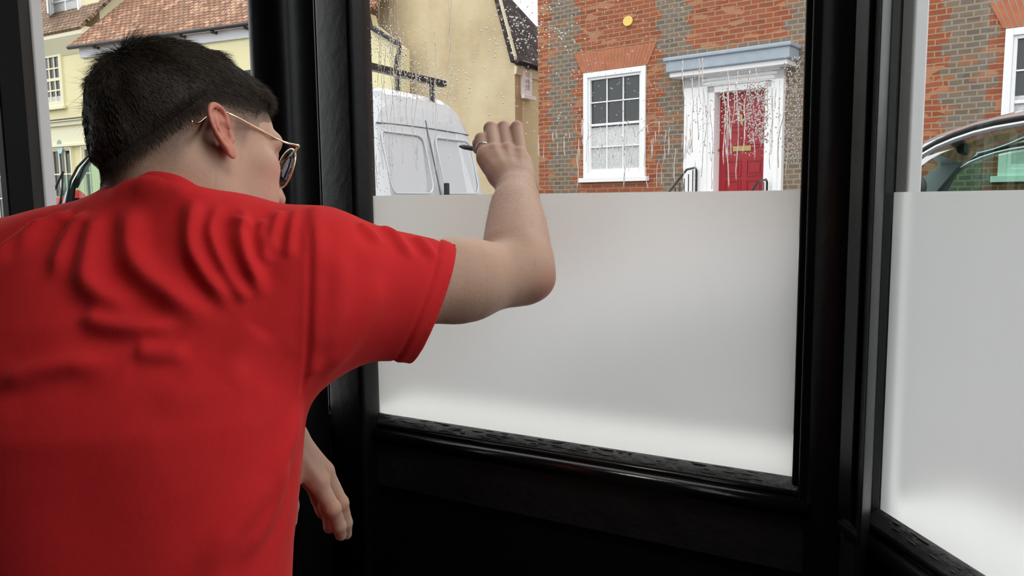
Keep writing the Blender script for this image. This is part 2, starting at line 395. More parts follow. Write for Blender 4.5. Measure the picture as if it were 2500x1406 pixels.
# posts between the windows
def post(name, label, poly, z0, z1, bev=0.012):
    m = MB(); m.prismz(poly, z0, z1); o = m.build(name, M['black_panel'] if name == 'trim_3' else M['black_post'] if name == 'trim_1' else M['black'], bevel=bev, seg=4); o['kind'] = 'structure'
    tag(o, label, 'post'); return o
def wpt(fr, x, y): p = fr.world(x, y, 0); return (p.x, p.y)
# corner post B between left and front windows
b_ll = FL.hit(787, 500, -0.05)[0]
post('trim_1', 'thick black corner post left of the frosted front window',
     [wpt(FL, FL.hit(786, 500, -0.04)[0], -0.04), wpt(FL, FL.hit(812, 500, -0.085)[0], -0.085), wpt(FC, FC.hit(868, 500, -0.075)[0], -0.075), wpt(FC, FC.hit(904, 500, -0.03)[0], -0.03),
      wpt(FC, -0.008, 0.03), wpt(FL, 0.03, 0.04)], 0.0, 2.6)
# column A just inside, left of post B
colc = W(706, 500, 1.545)
m = MB(); ring = []
for k in range(28):
    q = 2 * PI * k / 28; e = 0.62
    cx = math.copysign(abs(math.cos(q)) ** e, math.cos(q)); cy = math.copysign(abs(math.sin(q)) ** e, math.sin(q))
    rx, ry = 0.051, 0.056; an = R(-24)
    ring.append((colc.x + rx * cx * math.cos(an) - ry * cy * math.sin(an), colc.y + rx * cx * math.sin(an) + ry * cy * math.cos(an)))
m.prismz(ring, 0.0, 2.6); o = m.build('trim_2', M['black'], bevel=0.004); o['kind'] = 'structure'; tag(o, 'black rounded mullion post seen beside the face of the man', 'post')
# left mullion
post('trim_3', 'narrow black mullion at the far left of the picture', [wpt(FL, xl0 - 0.0, -0.05), wpt(FL, xl0 + 0.022, -0.075), wpt(FL, xl1 - 0.035, -0.075), wpt(FL, xl1 - 0.0, -0.05), wpt(FL, xl1, 0.012), wpt(FL, xl0, 0.012)], 0.0, 2.6, 0.006)
# right corner post: stepped black joinery between the front and right windows
def rp(px, off, fr): return wpt(fr, fr.hit(px, 600, off)[0], off)
post('trim_4', 'broad black corner post between the front window and the right-hand window',
     [wpt(FC, LC + 0.006, -0.012), rp(1996, -0.045, FC), rp(2050, -0.060, FC), rp(2110, -0.055, FC), rp(2128, -0.075, FR), rp(2150, -0.050, FR), wpt(FR, -0.006, -0.014), wpt(FR, -0.03, 0.03), wpt(FC, LC + 0.03, 0.04)], 0.0, 2.6, 0.006)
# quarter round beads on that post
for (px, off, fr, r) in ((2122, -0.062, FR, 0.008), (2158, -0.046, FR, 0.004), (1992, -0.042, FC, 0.004)):
    pass
# the panelled dado below the windows and the beams over them
def dado(fr, x0, x1, name, label):
    root = empty(name, label, 'wall', fr.o, -fr.a); root['kind'] = 'structure'
    m = MB(); m.box(x0, x1, -0.022, 0.10, 0.0, SILL - 0.052); m.build('dado_panel', M['black_panel'], root)
    m = MB(); m.box(x0, x1, -0.034, -0.0225, SILL - 0.145, SILL - 0.053)
    m.build('rail_board', M['black_rough'], root, bevel=0.003)
    m = MB(); m.box(x0, x1, -0.032, -0.0225, 0.0, 0.16); m.build('skirting', M['black'], root, bevel=0.004)
    m = MB(); m.box(x0, x1, -0.04, 0.12, HEAD + 0.09, 2.75); m.build('beam', M['black_panel'], root)
    return root
dado(FC, -0.02, LC + 0.05, 'wall_front', 'black panelled wall under the frosted front window')
dado(FR, -0.05, LR + 0.6, 'wall_right', 'black panelled wall under the right-hand window')
dado(FL, xl0 - 1.2, 0.02, 'wall_left', 'black panelled wall under the left window')
# rows of small vertical grooves and a wood plug on the rail board
m = MB(); px_, pz_ = FC.hit(1992, 1257, -0.0345)
pts = [(px_ + 0.0085 * math.cos(q), -0.0345, pz_ + 0.0085 * math.sin(q)) for q in np.linspace(0, 2 * PI, 20, endpoint=False)]
m.tube(pts, 0.0011, 5, closed=True); o = m.build('trim_5', M['black_panel']); FC.place(o); o['kind'] = 'structure'; tag(o, 'round wood plug in the black rail board', 'plug')
# rest of the room
def wallbox(name, a, b, z0, z1, th, mat, label):
    a = Vector((*a, 0)); b = Vector((*b, 0)); d = b - a; f = Frame(a.x, a.y, math.degrees(-math.atan2(d.y, d.x)))
    m = MB(); m.box(0, d.length, 0, th, z0, z1); o = m.build(name, mat); f.place(o); o['kind'] = 'structure'; o['label'] = label; o['category'] = 'wall'; return o
e1 = FR.world(LR + 0.6, 0, 0)
e0 = FL.world(xl0 - 1.2, 0, 0)
wallbox('wall_front_right', (FR.world(LR + 0.05, 0, 0).x, FR.world(LR + 0.05, 0, 0).y), (e1.x, e1.y), 0, 2.75, 0.12, M['black_panel'], 'black wall right of the side window')
RX = 1.35; WY = -1.5
wallbox('wall_back', (RX, -3.6), (-3.2, -3.6), 0, 2.75, 0.12, M['plaster'], 'plain rear wall of the shop')
wallbox('wall_side_left', (-3.2, -3.6), (-3.2, e0.y), 0, 2.75, 0.12, M['plaster'], 'plain left wall of the shop')
wallbox('wall_front_left', (-3.2, e0.y), (e0.x, e0.y), 0, 2.75, 0.12, M['plaster'], 'wall left of the bay')
# black surround and large panes added out of view to bring in side daylight
m = MB()
for (xa_, xb_, ya_, yb_, z0_, z1_) in ((e1.x, RX, e1.y - .05, e1.y + .05, 0, .5), (e1.x, RX, e1.y - .05, e1.y + .05, 2.5, 2.75), (RX - .05, RX + .05, e1.y - .08, e1.y + .05, 0, 2.75),
    (RX - .05, RX + .05, -3.6, e1.y - .08, 0, .12), (RX - .05, RX + .05, -3.6, e1.y - .08, 2.55, 2.75), (RX - .05, RX + .05, -3.6, WY, .12, 2.55)):
    m.box(xa_, xb_, ya_, yb_, z0_, z1_)
o = m.build('wall_pane_surround', M['black_panel']); o['kind'] = 'structure'; tag(o, 'black surround of the added corner panes, out of view', 'wall')
m = MB(); m.box(e1.x, RX - .05, e1.y - 0.004, e1.y + 0.004, 0.5, 2.5); o = m.build('window_5', M['glass']); o['kind'] = 'structure'; tag(o, 'plain corner pane added out of view for daylight', 'window')
m = MB(); m.box(RX - .004, RX + .004, WY, e1.y - .08, 0.12, 2.55); o = m.build('window_6', M['glass']); o['kind'] = 'structure'; tag(o, 'large unseen side pane added right of the viewer to let daylight in', 'window')
m = MB(); m.prismz([(e0.x, e0.y), (-3.2, e0.y), (-3.2, -3.7), (RX, -3.7), (RX, e1.y), (e1.x, e1.y), (QL.x, QL.y), (PR.x, PR.y), (PL.x, PL.y), (PB.x, PB.y)][::-1], -0.1, 0.0)
o = m.build('floor', M['floorwood']); o['kind'] = 'structure'; tag(o, 'dark wooden shop floor', 'floor')
area_light('daylight_portal', (RX + .02, (e1.y + WY) / 2, 1.33), (RX - 1, (e1.y + WY) / 2, 1.33), 2.45, abs(WY - e1.y), 0, portal=True)
m = MB(); m.box(-3.3, RX + .06, -3.7, 0.3, 2.75, 2.85); m.prismz([(-3.3, .3), (RX*.5, .3), (PR.x + .3, PR.y + .1), (PL.x, PL.y + .2), (PB.x, PB.y + .2), (-3.3, 1.6)], 2.75, 2.85); o = m.build('ceiling', M['plaster']); o['kind'] = 'structure'; tag(o, 'plain shop ceiling', 'ceiling')
m = MB(); m.box(0.07, 0.57, 0.05, 0.55, 2.715, 2.749); o = m.build('added_lamp_housing', M['trim_white']); tag(o, 'flat white housing of the added fill lamp, unseen overhead', 'lamp')
# light portals on the panes guide the daylight in
for fr, x0, x1 in ((FC, 0, LC), (FR, 0, LR), (FL, xl1, 0)):
    p = fr.world((x0 + x1) / 2, 0.02, (SILL + HEAD) / 2); t_ = fr.world((x0 + x1) / 2, -1, (SILL + HEAD) / 2)
    area_light('daylight_portal', p, t_, abs(x1 - x0), HEAD - SILL, 0, portal=True)
# ------------------------------------------------------------------ the street
m = MB(); m.box(-60, 60, -30, 90, -0.3, -0.102); o = m.build('ground', M['asphalt']); o['kind'] = 'structure'; tag(o, 'asphalt street outside', 'street')
def sash(parent, fr, x0, x1, z0, z1, cols, rows, fr_w=0.09, bar=0.022, y=0.0, mat=None, curtain=0, sill=True, meeting=True, name='window', proud=0.035):
    """a sash window in a facade: surround frame > pane, curtain"""
    mat = mat or M['trim_white']
    m = MB(); m.frame(x0, x1, z0, z1, fr_w, y - proud, y + 0.10)
    a0, a1, b0, b1 = x0 + fr_w, x1 - fr_w, z0 + fr_w, z1 - fr_w
    m.frame(a0, a1, b0, b1, 0.045, y + 0.0, y + 0.07, tb=0.07)
    c0, c1, d0, d1 = a0 + 0.045, a1 - 0.045, b0 + 0.07, b1 - 0.045
    for i in range(1, cols): xx = c0 + (c1 - c0) * i / cols; m.box(xx - bar / 2, xx + bar / 2, y + 0.02, y + 0.05, d0, d1)
    for j in range(1, rows):
        zz = d0 + (d1 - d0) * j / rows; t_ = bar * (1.9 if (meeting and j * 2 == rows) else 1)
        m.box(c0, c1, y + 0.015, y + 0.055, zz - t_ / 2, zz + t_ / 2)
    if sill: m.box(x0 - 0.07, x1 + 0.07, y - proud - 0.06, y + 0.02, z0 - 0.07, z0 + 0.01)
    f = m.build(name, mat, parent, bevel=0.004, seg=1)
    g = MB(); g.box(c0 - 0.01, c1 + 0.01, y + 0.052, y + 0.058, d0 - 0.01, d1 + 0.01); g.build('pane', M['house_glass'], f)
    if curtain:
        n = 60; zc = d0 + (d1 - d0) * curtain; vs = []; fs = []
        for i in range(n + 1):
            xx = c0 + (c1 - c0) * i / n; yy = y + 0.0485 + 0.0025 * math.sin(i * 1.1) + 0.001 * math.sin(i * 2.3)
            vs += [(xx, yy, d0), (xx, yy, zc), (xx, yy + 0.002, zc), (xx, yy + 0.002, d0)]
        for i in range(n):
            a = 4 * i; b = a + 4; fs += [(a, b, b + 1, a + 1), (a + 1, b + 1, b + 2, a + 2), (a + 2, b + 2, b + 3, a + 3)]
        q = MB(); q.add(vs, fs); q.build('curtain', M['curtain'], f, smooth=True)
    return f
def rect(fr, xa, xb, yt, yb, off=0.0):
    """local x0,x1,z0,z1 of something whose left/right pixels are xa,xb (at mid height) and top/bottom are yt,yb on its centre line"""
    ym = (yt + yb) / 2
    x0 = fr.hit(xa, ym, off)[0]; x1 = fr.hit(xb, ym, off)[0]; xc = (xa + xb) / 2
    return x0, x1, fr.hit(xc, yb, off)[1], fr.hit(xc, yt, off)[1]

# ---- red brick house
d0 = 12.5; bx = (1807 - 1250) / FPX * d0
FB = Frame(bx, d0, 39.0)
X = lambda px, py=250: FB.hit(px, py)[0]
root = empty('brick_house', 'red and grey chequered brick house with a red front door and white sash windows', 'house', FB.o, -FB.a)
xL = X(1314, 250); xR = 6.5
win = rect(FB, 1426, 1577, 170, 434); door = rect(FB, 1746, 1868, 221, 510); win2x0 = X(2443, 300)
w2z1 = FB.hit(2470, 70)[1]
w2 = (win2x0, win2x0 + (win[1] - win[0]), w2z1 - (win[3] - win[2]), w2z1)
zlow = [(-8, 1), (X(1340), 0), (X(1398), 1), (X(1606), 0), (X(1962), 0), (X(1990), 0), (X(2100), 1), (X(2292), 0), (X(2408), 1)]
ztop = [(-8, 1), (X(1340), 0), (X(1405), 1), (X(1600, 40), 0), (X(1682, 40), 1), (X(1925, 40), 0), (X(2100), 1), (X(2292), 0), (X(2408), 1)]
M['brick'] = brick_material([(x + 0.12, v) for x, v in zlow], [(x + 0.12, v) for x, v in ztop], FB.hit(1500, 128)[1])
print('brick', win, door, w2, xL)
# wall as panels round the openings
m = MB(); H = 8.0
op = sorted([win, w2, (door[0] - 0.02, door[1] + 0.02, 0.0, door[3] + 0.02)])
cur = xL
for (a, b, z0, z1) in op:
    m.box(cur, a, 0, 0.35, 0, H)
    if z0 > 0: m.box(a, b, 0, 0.35, 0, z0)
    m.box(a, b, 0, 0.35, z1, H); cur = b
m.box(cur, xR, 0, 0.35, 0, H)
m.box(xL, xL + 0.3, 0.35, 3, 0, H)
m.build('brick_wall', M['brick'], root)
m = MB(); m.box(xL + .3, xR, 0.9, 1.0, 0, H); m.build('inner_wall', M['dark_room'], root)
sash(root, FB, *win[:2], *win[2:], 3, 4, y=-0.0, curtain=0.47)
sash(root, FB, *w2[:2], *w2[2:], 3, 4, y=-0.0, curtain=0.55)
# flat gauged arches over the windows
M['arch_brick'] = simple('gauged_arch_brick', (0.46, 0.15, 0.075), 0.85, noise=0.35, nscale=7, bump=0.4)
M['arch_joint'] = simple('arch_lime_joint', (0.5, 0.38, 0.27), 0.9)
for (a, b, z0, z1) in (win, w2):
    mm = MB(); n = 23; xc = (a + b) / 2; hw = (b - a) / 2 + 0.04; h = 0.36
    back = MB(); back.prism([(a - 0.02, z1 + 0.01), (b + 0.02, z1 + 0.01), (b + 0.20, z1 + h), (a - 0.20, z1 + h)], -0.008, -0.001)
    for i in range(n):
        u0 = -1 + 2 * i / n + 0.012; u1 = -1 + 2 * (i + 1) / n - 0.012
        b0, b1 = xc + u0 * hw, xc + u1 * hw; t0, t1 = xc + u0 * (hw + 0.17), xc + u1 * (hw + 0.17)
        mm.prism([(b0, z1 + 0.015), (b1, z1 + 0.015), (t1, z1 + h), (t0, z1 + h)], -0.018, -0.0085)
    f = back.build('window_arch', M['arch_joint'], root); mm.build('arch_bricks', M['arch_brick'], f)
# yellow disc painted on the wall as a lamp's reflection in the glass
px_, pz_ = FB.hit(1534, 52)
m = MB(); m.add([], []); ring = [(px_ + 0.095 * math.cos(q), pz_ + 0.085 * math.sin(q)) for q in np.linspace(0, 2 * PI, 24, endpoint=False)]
m.prism(ring[::-1], -0.03, -0.001); tag(m.build('lamp_reflection', M['yellow'], root, bevel=0.01), 'yellow disc standing in for a lamp reflection in the glass')
# door, case, lead hood
dx0, dx1, dz0, dz1 = door
dr = MB(); yd = 0.16
dr.box(dx0, dx1, yd, yd + 0.05, dz0, dz1)
wd = dx1 - dx0
def pan(fx0, fx1, fz0, fz1):
    a, b = dx0 + wd * fx0, dx0 + wd * fx1; c, d = dz1 - (dz1 - dz0) * fz1, dz1 - (dz1 - dz0) * fz0
    dr.frame(a, b, c, d, 0.022, yd - 0.014, yd); dr.box(a + 0.05, b - 0.05, yd - 0.012, yd, c + 0.05, d - 0.05)
for fx in ((0.12, 0.46), (0.56, 0.90)):
    pan(*fx, 0.06, 0.30); pan(*fx, 0.33, 0.48); pan(*fx, 0.58, 0.72); pan(*fx, 0.75, 0.93)
DR = dr.build('front_door', M['red_door'], root, bevel=0.004, seg=1)
lx0, lx1, lz0, lz1 = rect(FB, 1790, 1835, 356, 369, yd)
m = MB(); m.box(lx0, lx1, yd - 0.022, yd - 0.001, lz0, lz1); m.build('letter_box', M['brass'], DR, bevel=0.004)
kx, kz = FB.hit(1755, 367, yd); m = MB(); m.sphere((kx, yd - 0.045, kz), 0.03); m.tube([(kx, yd, kz), (kx, yd - 0.03, kz)], 0.012); m.build('door_knob', M['brass'], DR, smooth=True)
kx, kz = FB.hit(1812, 290, yd); m = MB(); m.box(kx - 0.02, kx + 0.02, yd - 0.035, yd, kz - 0.09, kz + 0.07); m.build('door_knocker', M['brass'], DR, bevel=0.01)
m = MB()
cxa, cxb = X(1676, 300), X(1916, 300); zt = FB.hit(1800, 168)[1]
m.box(cxa, dx0 - 0.11, -0.10, 0.02, 0.3, zt); m.box(dx1 + 0.11, cxb, -0.10, 0.02, 0.3, zt)     # outer pilasters
m.box(cxa + 0.06, dx0 - 0.17, -0.125, -0.10, 0.5, zt - 0.25); m.box(dx1 + 0.17, cxb - 0.06, -0.125, -0.10, 0.5, zt - 0.25)
m.box(cxa, cxb, -0.10, 0.02, dz1 + 0.10, zt); m.box(cxa - .03, cxb + .03, -0.15, 0.02, zt - 0.06, zt)
m.box(dx0 - 0.11, dx0, -0.06, 0.20, 0.3, dz1 + 0.10); m.box(dx1, dx1 + 0.11, -0.06, 0.20, 0.3, dz1 + 0.10)
m.box(dx0 - 0.11, dx1 + 0.11, -0.06, 0.20, dz1, dz1 + 0.10)
for k in range(3): m.box(dx0 - 0.16 - k * .04, dx1 + 0.16 + k * .04, -0.115 - k * 0.012, -0.09, dz1 + 0.12 + k * 0.06, dz1 + 0.16 + k * 0.06)
m.build('door_case', M['trim_white'], root, bevel=0.006)
hx0, hx1 = X(1654, 155), X(1952, 120)
m = MB(); m.box(hx0, hx1, -0.42, 0.0, zt, zt + 0.20); m.box(hx0 - 0.03, hx1 + 0.03, -0.46, 0.0, zt + 0.17, zt + 0.235)
m.build('lead_hood', M['lead'], root, bevel=0.02)
m = MB(); m.box(hx0 + .05, hx1 - .05, -0.36, 0.02, zt - 0.07, zt - 0.001); m.build('hood_soffit', M['trim_white'], root)
m = MB(); m.box(dx0 - 0.5, dx1 + 0.5, -1.2, yd, 0, dz0 - 0.02); m.box(dx0 - 0.5, dx1 + 0.5, -1.6, -1.2, 0, dz0 / 2); m.build('door_step', M['stone'], root, bevel=0.02)
m = MB()
for sx in (dx0 - 0.25, dx1 + 0.10):
    hz = FB.hit(1735, 412)[1] - (0.22 if sx > dx1 else 0)
    m.tube([(sx, -0.15, dz0 - 0.05), (sx, -0.15, hz - 0.02), (sx, -0.2, hz + 0.02), (sx, -0.5, hz - 0.02), (sx, -1.3, hz - 0.5), (sx, -1.3, 0.2)], 0.018, 8)
    for k in range(7): yy = -0.28 - k * 0.15; m.tube([(sx, yy, 0.3), (sx, yy, hz - 0.02 - k * 0.07)], 0.009, 6)
m.build('handrail', M['iron'], root, smooth=True)

# ---- gabled beige house beyond the alley
gz = W(1258, 300, 16.5); FG = Frame(gz.x, gz.y, 30.0)
root = empty('gabled_house', 'weathered beige rendered gable house beside the brick house with dark tiled roof', 'house', FG.o, -FG.a)
ze = FG.hit(1258, 130)[1]; xt, zt2 = FG.hit(1222, 0)
sl = (zt2 - ze) / (xt - 0); half = 3.3; zap = ze + (-half) * sl
m = MB(); m.prism([(-2 * half, 0), (0, 0), (0, ze), (-half, zap), (-2 * half, ze)], 0, 0.3)
m.build('gable_wall', M['beige'], root)
m = MB(); m.box(-0.3, 0.0, 0.3, 5, 0, ze - 0.05); m.build('side_wall', M['cream'], root)
FS = Frame(gz.x, gz.y, 30.0 - 90.0)            # side wall plane: x runs away from the street
s0 = FS.hit(1256, 190)[0]; 
ws = rect(FS, 1256.5, 1287, 148, 233)
wr_ = bpy.data.objects.new('side_window_mount', None)
def to_side(o): o.rotation_euler = (0, 0, PI / 2)
f = sash(root, FS, max(0.25, ws[0]), ws[1] + 0.1, ws[2], ws[3], 3, 4, fr_w=0.05, bar=0.03, y=-0.065, proud=0.0)
to_side(f)
def roof_quad(pts, uvs, name, mat, parent, thick=0.08):
    me = bpy.data.meshes.new(name); n = len(pts)
    nrm = (Vector(pts[1]) - Vector(pts[0])).cross(Vector(pts[2]) - Vector(pts[1])).normalized()
    v = [Vector(p) for p in pts] + [Vector(p) - nrm * thick for p in pts]
    fs = [tuple(range(n)), tuple(range(2 * n - 1, n - 1, -1))] + [(i + n, (i + 1) % n + n, (i + 1) % n, i) for i in range(n)]
    me.from_pydata([tuple(p) for p in v], [], fs); uvl = me.uv_layers.new(name='UVMap'); uu = list(uvs) + list(uvs)
    for poly in me.polygons:
        for li in poly.loop_indices: uvl.data[li].uv = uu[me.loops[li].vertex_index]
    me.materials.append(mat); o = bpy.data.objects.new(name, me); C.objects.link(o); o.parent = parent; return o
L_ = math.hypot(half, zap - ze)
ov = 0.05
ex = ov; ez = ze + sl * ov
def on_roof(px, py):                              # where the line of sight meets the right-hand roof slope
    p0 = FG.world(ex, 0, ez); e1_ = FG.ey; e2_ = (FG.world(-half, 0, zap + .02) - p0).normalized(); n_ = e1_.cross(e2_)
    d = ray(px, py); o = Vector((0, 0, EYE)); q = o + d * ((p0 - o).dot(n_) / d.dot(n_)) - FG.o; return (q.dot(FG.ex), q.dot(FG.ey), q.z)
ra, rb = on_roof(1335, 92), on_roof(1238, -14)
print('roof', ra, rb)
rpts = [(ex, -0.12, ez), (ex, 5.0, ez), ra, rb, (rb[0], -0.12, rb[2])]
roof_quad(rpts, [(p[1], math.hypot(p[0] - ex, p[2] - ez)) for p in rpts], 'roof', M['tiles_dark'], root)
roof_quad([(-2 * half - ex, 2, ez), (-2 * half - ex, -0.12, ez), (-half, -0.12, zap + .02), (-half, 2, zap + .02)], [(0, 0), (2.1, 0), (2.1, L_ + .3), (0, L_ + .3)], 'roof', M['tiles_dark'], root)
m = MB(); m.tube([(0.12, -0.1, ez - 0.02), (0.12, 5, ez - 0.02)], 0.055, 8); m.build('gutter', M['gutter'], root, smooth=True)
m = MB(); m.prism([(0.002, ze - 0.42), (0.04, ze - 0.42), (0.07, ze - .28), (0.002, ze - 0.22)], -0.02, 5); m.build('eaves_board', M['cream_trim'], root)
m = MB(); m.prism([(0.06, ez + .0), (0.06, ez + 0.10), (-half, zap + 0.02), (-half, zap - 0.10)], -0.10, -0.001); m.build('verge_board', M['cream_trim'], root)

# ---- long pale yellow house in front of it
mo = W(600, 300, 19.0); FM = Frame(mo.x, mo.y, 24.0)
root = empty('long_yellow_house', 'long pale yellow house with mottled clay tile roof and grey fascia', 'house', FM.o, -FM.a)
xa = FM.hit(211, 250)[0]; xb = FM.hit(978, 300)[0]; xg = FM.hit(905, 60)[0]
zf0 = FM.hit(620, 92)[1]; zf1 = FM.hit(620, 68)[1]
dgx, dgz = FM.hit(982, 112)
m = MB(); m.prism([(xa, 0), (xb, 0), (dgx, dgz - 0.05), (xg, zf0 + .02), (xg - .05, zf1), (xa, zf1)], 0, 0.3); m.box(xa, xa + 0.3, 0.3, 5, 0, zf1); m.build('house_wall', M['cream'], root)
m = MB(); m.box(xa - 0.05, xg, -0.07, -0.001, zf0, zf1 + .03); m.build('fascia', M['fascia'], root, bevel=0.01)
m = MB(); m.tube([(xa - 0.25, -0.24, zf1 + 0.04), (xg + 0.1, -0.24, zf1 + 0.04)], 0.045, 8)
for k in range(9): xx = xa + 0.7 + k * (xg - xa) / 9; m.box(xx - 0.03, xx + 0.03, -0.24, -0.07, zf1 - 0.06, zf1 + 0.0)
m.build('gutter', M['gutter'], root, smooth=True)
m = MB(); m.tube([(xg + 0.05, -0.2, zf1), (xg + 0.06, -0.08, zf0 - 0.1), (dgx, -0.08, dgz), (xb - 0.02, -0.08, dgz - 0.35), (xb - 0.0, -0.08, 0.4)], 0.055, 8); m.build('downpipe', M['gutter'], root, smooth=True)
zr = zf1 + 0.05; rise = 3.6; run = 3.4
def rh(y): return zr + (y + 0.25) * rise / run
Lr = math.hypot(rise, run)
roof_quad([(xa - 0.3, -0.25, zr), (xg + 0.25, -0.25, zr), (xg + 0.25, run - 0.25, zr + rise), (xa + 1.4, run - 0.25, zr + rise)], [(0, 0), (xg - xa + .55, 0), (xg - xa + .55, Lr), (1.7, Lr)], 'roof', M['tiles'], root)
sw = rect(FM, 745, 776, 150, 222)
sash(root, FM, FM.hit(735, 180)[0], FM.hit(772, 180)[0], FM.hit(765, 226)[1], FM.hit(765, 66)[1] - .2, 3, 4, mat=M['trim_white'], fr_w=0.07, y=-0.065, proud=0.0)

# ---- far yellow shop house on the left
lo = W(150, 300, 22.6); FF = Frame(lo.x, lo.y, 30.0)
root = empty('yellow_shop_house', 'pale yellow house at far left with brown tiled roof, dormer and shopfront', 'house', FF.o, -FF.a)
fx0 = -24.0; fx1 = FF.hit(229, 85)[0]
ze = FF.hit(150, 112)[1]; zcor = FF.hit(150, 306)[1]
m = MB(); m.box(fx0, fx1, 0, 0.3, 0, ze); m.build('house_wall', M['cream'], root)
m = MB(); m.prism([(0, 0)] * 3, 0, 0) if False else None
mm = MB()
poly = [(-0.35, ze + 0.32), (-0.35, ze + 0.12), (-0.02, ze - 0.28), (-0.001, ze - 0.28), (-0.001, ze + 0.32)]
k = len(poly); vs = [(x, y, z) for x in (fx0, fx1) for y, z in poly]
mm.add(vs, [tuple(range(k)), tuple(range(2 * k - 1, k - 1, -1))] + [(i + k, (i + 1) % k + k, (i + 1) % k, i) for i in range(k)])
mm.build('cornice', M['cream_trim'], root)
rise = 4.2; run = 3.2; Lr = math.hypot(rise, run)
roof_quad([(fx0, -0.42, ze + 0.27), (fx1, -0.42, ze + 0.27), (fx1 + 1.7, run, ze + .27 + rise), (fx0, run, ze + .27 + rise)], [(0, 0), (fx1 - fx0, 0), (fx1 - fx0 + 1.7, Lr), (0, Lr)], 'roof', M['tiles_brown'], root)
w3_ = rect(FF, 93, 157, 130, 264)
sash(root, FF, *w3_, 4, 4, fr_w=0.09, bar=0.045, mat=M['cream_trim'], curtain=0.12, y=-0.065, proud=0.0)
# dormer
dy = 0.25
dmx0, dmx1, dmz0, dmz1 = rect(FF, 122, 240, -60, 44, dy)
dm = MB(); dm.box(dmx0, dmx1, dy, dy + 2.5, dmz0 - 0.4, dmz1 + 1.2); DM = dm.build('dormer', M['cream2'], root)
f = sash(root, FF, *rect(FF, 122, 196, -70, 44, dy - 0.03), 2, 3, y=dy - 0.07, fr_w=0.07, bar=0.05, sill=True, meeting=False, curtain=0.9)
fxx = rect(FF, 122, 150, -70, 40, dy - 0.1)
m = MB(); m.frame(0, 0.55, fxx[2], fxx[3], 0.05, -0.02, 0.02); o = m.build('open_casement', M['trim_white'], root); o.location = (dmx0 + 0.10, dy - 0.1, 0); o.rotation_euler = (0, 0, R(-35))
m = MB(); m.box(0.05, 0.5, -0.004, 0.004, fxx[2] + .05, fxx[3] - .05); m.build('pane', M['house_glass'], o)
# shopfront
m = MB(); m.box(fx0, fx1, -0.22, -0.001, zcor - 0.05, zcor + 0.06); m.box(fx0, fx1, -0.30, -0.001, zcor + 0.06, zcor + 0.10)
m.box(fx0, fx1, -0.12, -0.001, zcor - 0.55, zcor - 0.05); m.box(fx0, fx1, -0.17, -0.001, zcor - 0.62, zcor - 0.55); m.build('shop_cornice', M['cream_trim'], root, bevel=0.01)
m = MB(); m.box(fx0, fx1, -0.32, -0.001, zcor + 0.101, zcor + 0.125); m.build('cornice_flashing', M['gutter'], root)
zs = zcor - 0.62
segs = [(-12.2, -10.6), (-10.4, -8.8), (-6.6, -4.9), (-4.7, -3.0), (-2.85, -1.75), (-1.65, -0.75), (-0.6, 0.5), (0.95, 1.75), (1.9, 3.2)]
for a, b in segs:
    f = sash(root, FF, a, b, 0.9, zs, 3, 3, y=-0.06, fr_w=0.06, bar=0.04, mat=M['cream_trim'], sill=True, meeting=False, name='shop_window', curtain=0.0)
m = MB(); px_, pz_ = FF.hit(147, 358, -0.1); ring = [(px_ + 0.14 * math.cos(q), pz_ + 0.2 * math.sin(q)) for q in np.linspace(0, 2 * PI, 20, endpoint=False)]
M['teal'] = simple('pale_teal_enamel', (0.45, 0.68, 0.66), 0.5)
m.prism(ring[::-1], -0.12, -0.105); m.build('round_sign', M['teal'], root)
# ------------------------------------------------------------------ vehicles
def loft_body(stations, shear=None, nz=26, nx=None):
    """stations: (x, zbot, ztop, halfwidth) ; closed superelliptic sections, tumblehome towards the roof"""
    n = nz; vs = []; fs = []
    for (x, zb, zt, hw) in stations:
        zc = (zb + zt) / 2; h = (zt - zb) / 2
        for k in range(n):
            q = 2 * PI * (k + 0.5) / n; c = math.cos(q); s_ = math.sin(q); e = 0.34
            y = math.copysign(abs(c) ** e, c) * hw; z = zc + math.copysign(abs(s_) ** e, s_) * h
            if z > 1.35: y *= 1 - 0.10 * min(1.2, (z - 1.35) / 0.9)
            xx = x + (shear(x, z) if shear else 0)
            vs.append((xx, y, z))
    N = len(stations)
    for i in range(N - 1):
        for k in range(n):
            fs.append((i * n + k, i * n + (k + 1) % n, (i + 1) * n + (k + 1) % n, (i + 1) * n + k))
    fs.append(tuple(range(n - 1, -1, -1))); fs.append(tuple((N - 1) * n + k for k in range(n)))
    m = MB(); m.add(vs, fs); return m
def boolean(o, cutters):
    for c in cutters:
        b = o.modifiers.new('cut', 'BOOLEAN'); b.operation = 'DIFFERENCE'; b.object = c; b.solver = 'EXACT'
    bpy.context.view_layer.update()
    dg = bpy.context.evaluated_depsgraph_get(); me = bpy.data.meshes.new_from_object(o.evaluated_get(dg))
    o.modifiers.clear(); o.data = me
    for c in cutters: bpy.data.objects.remove(c)
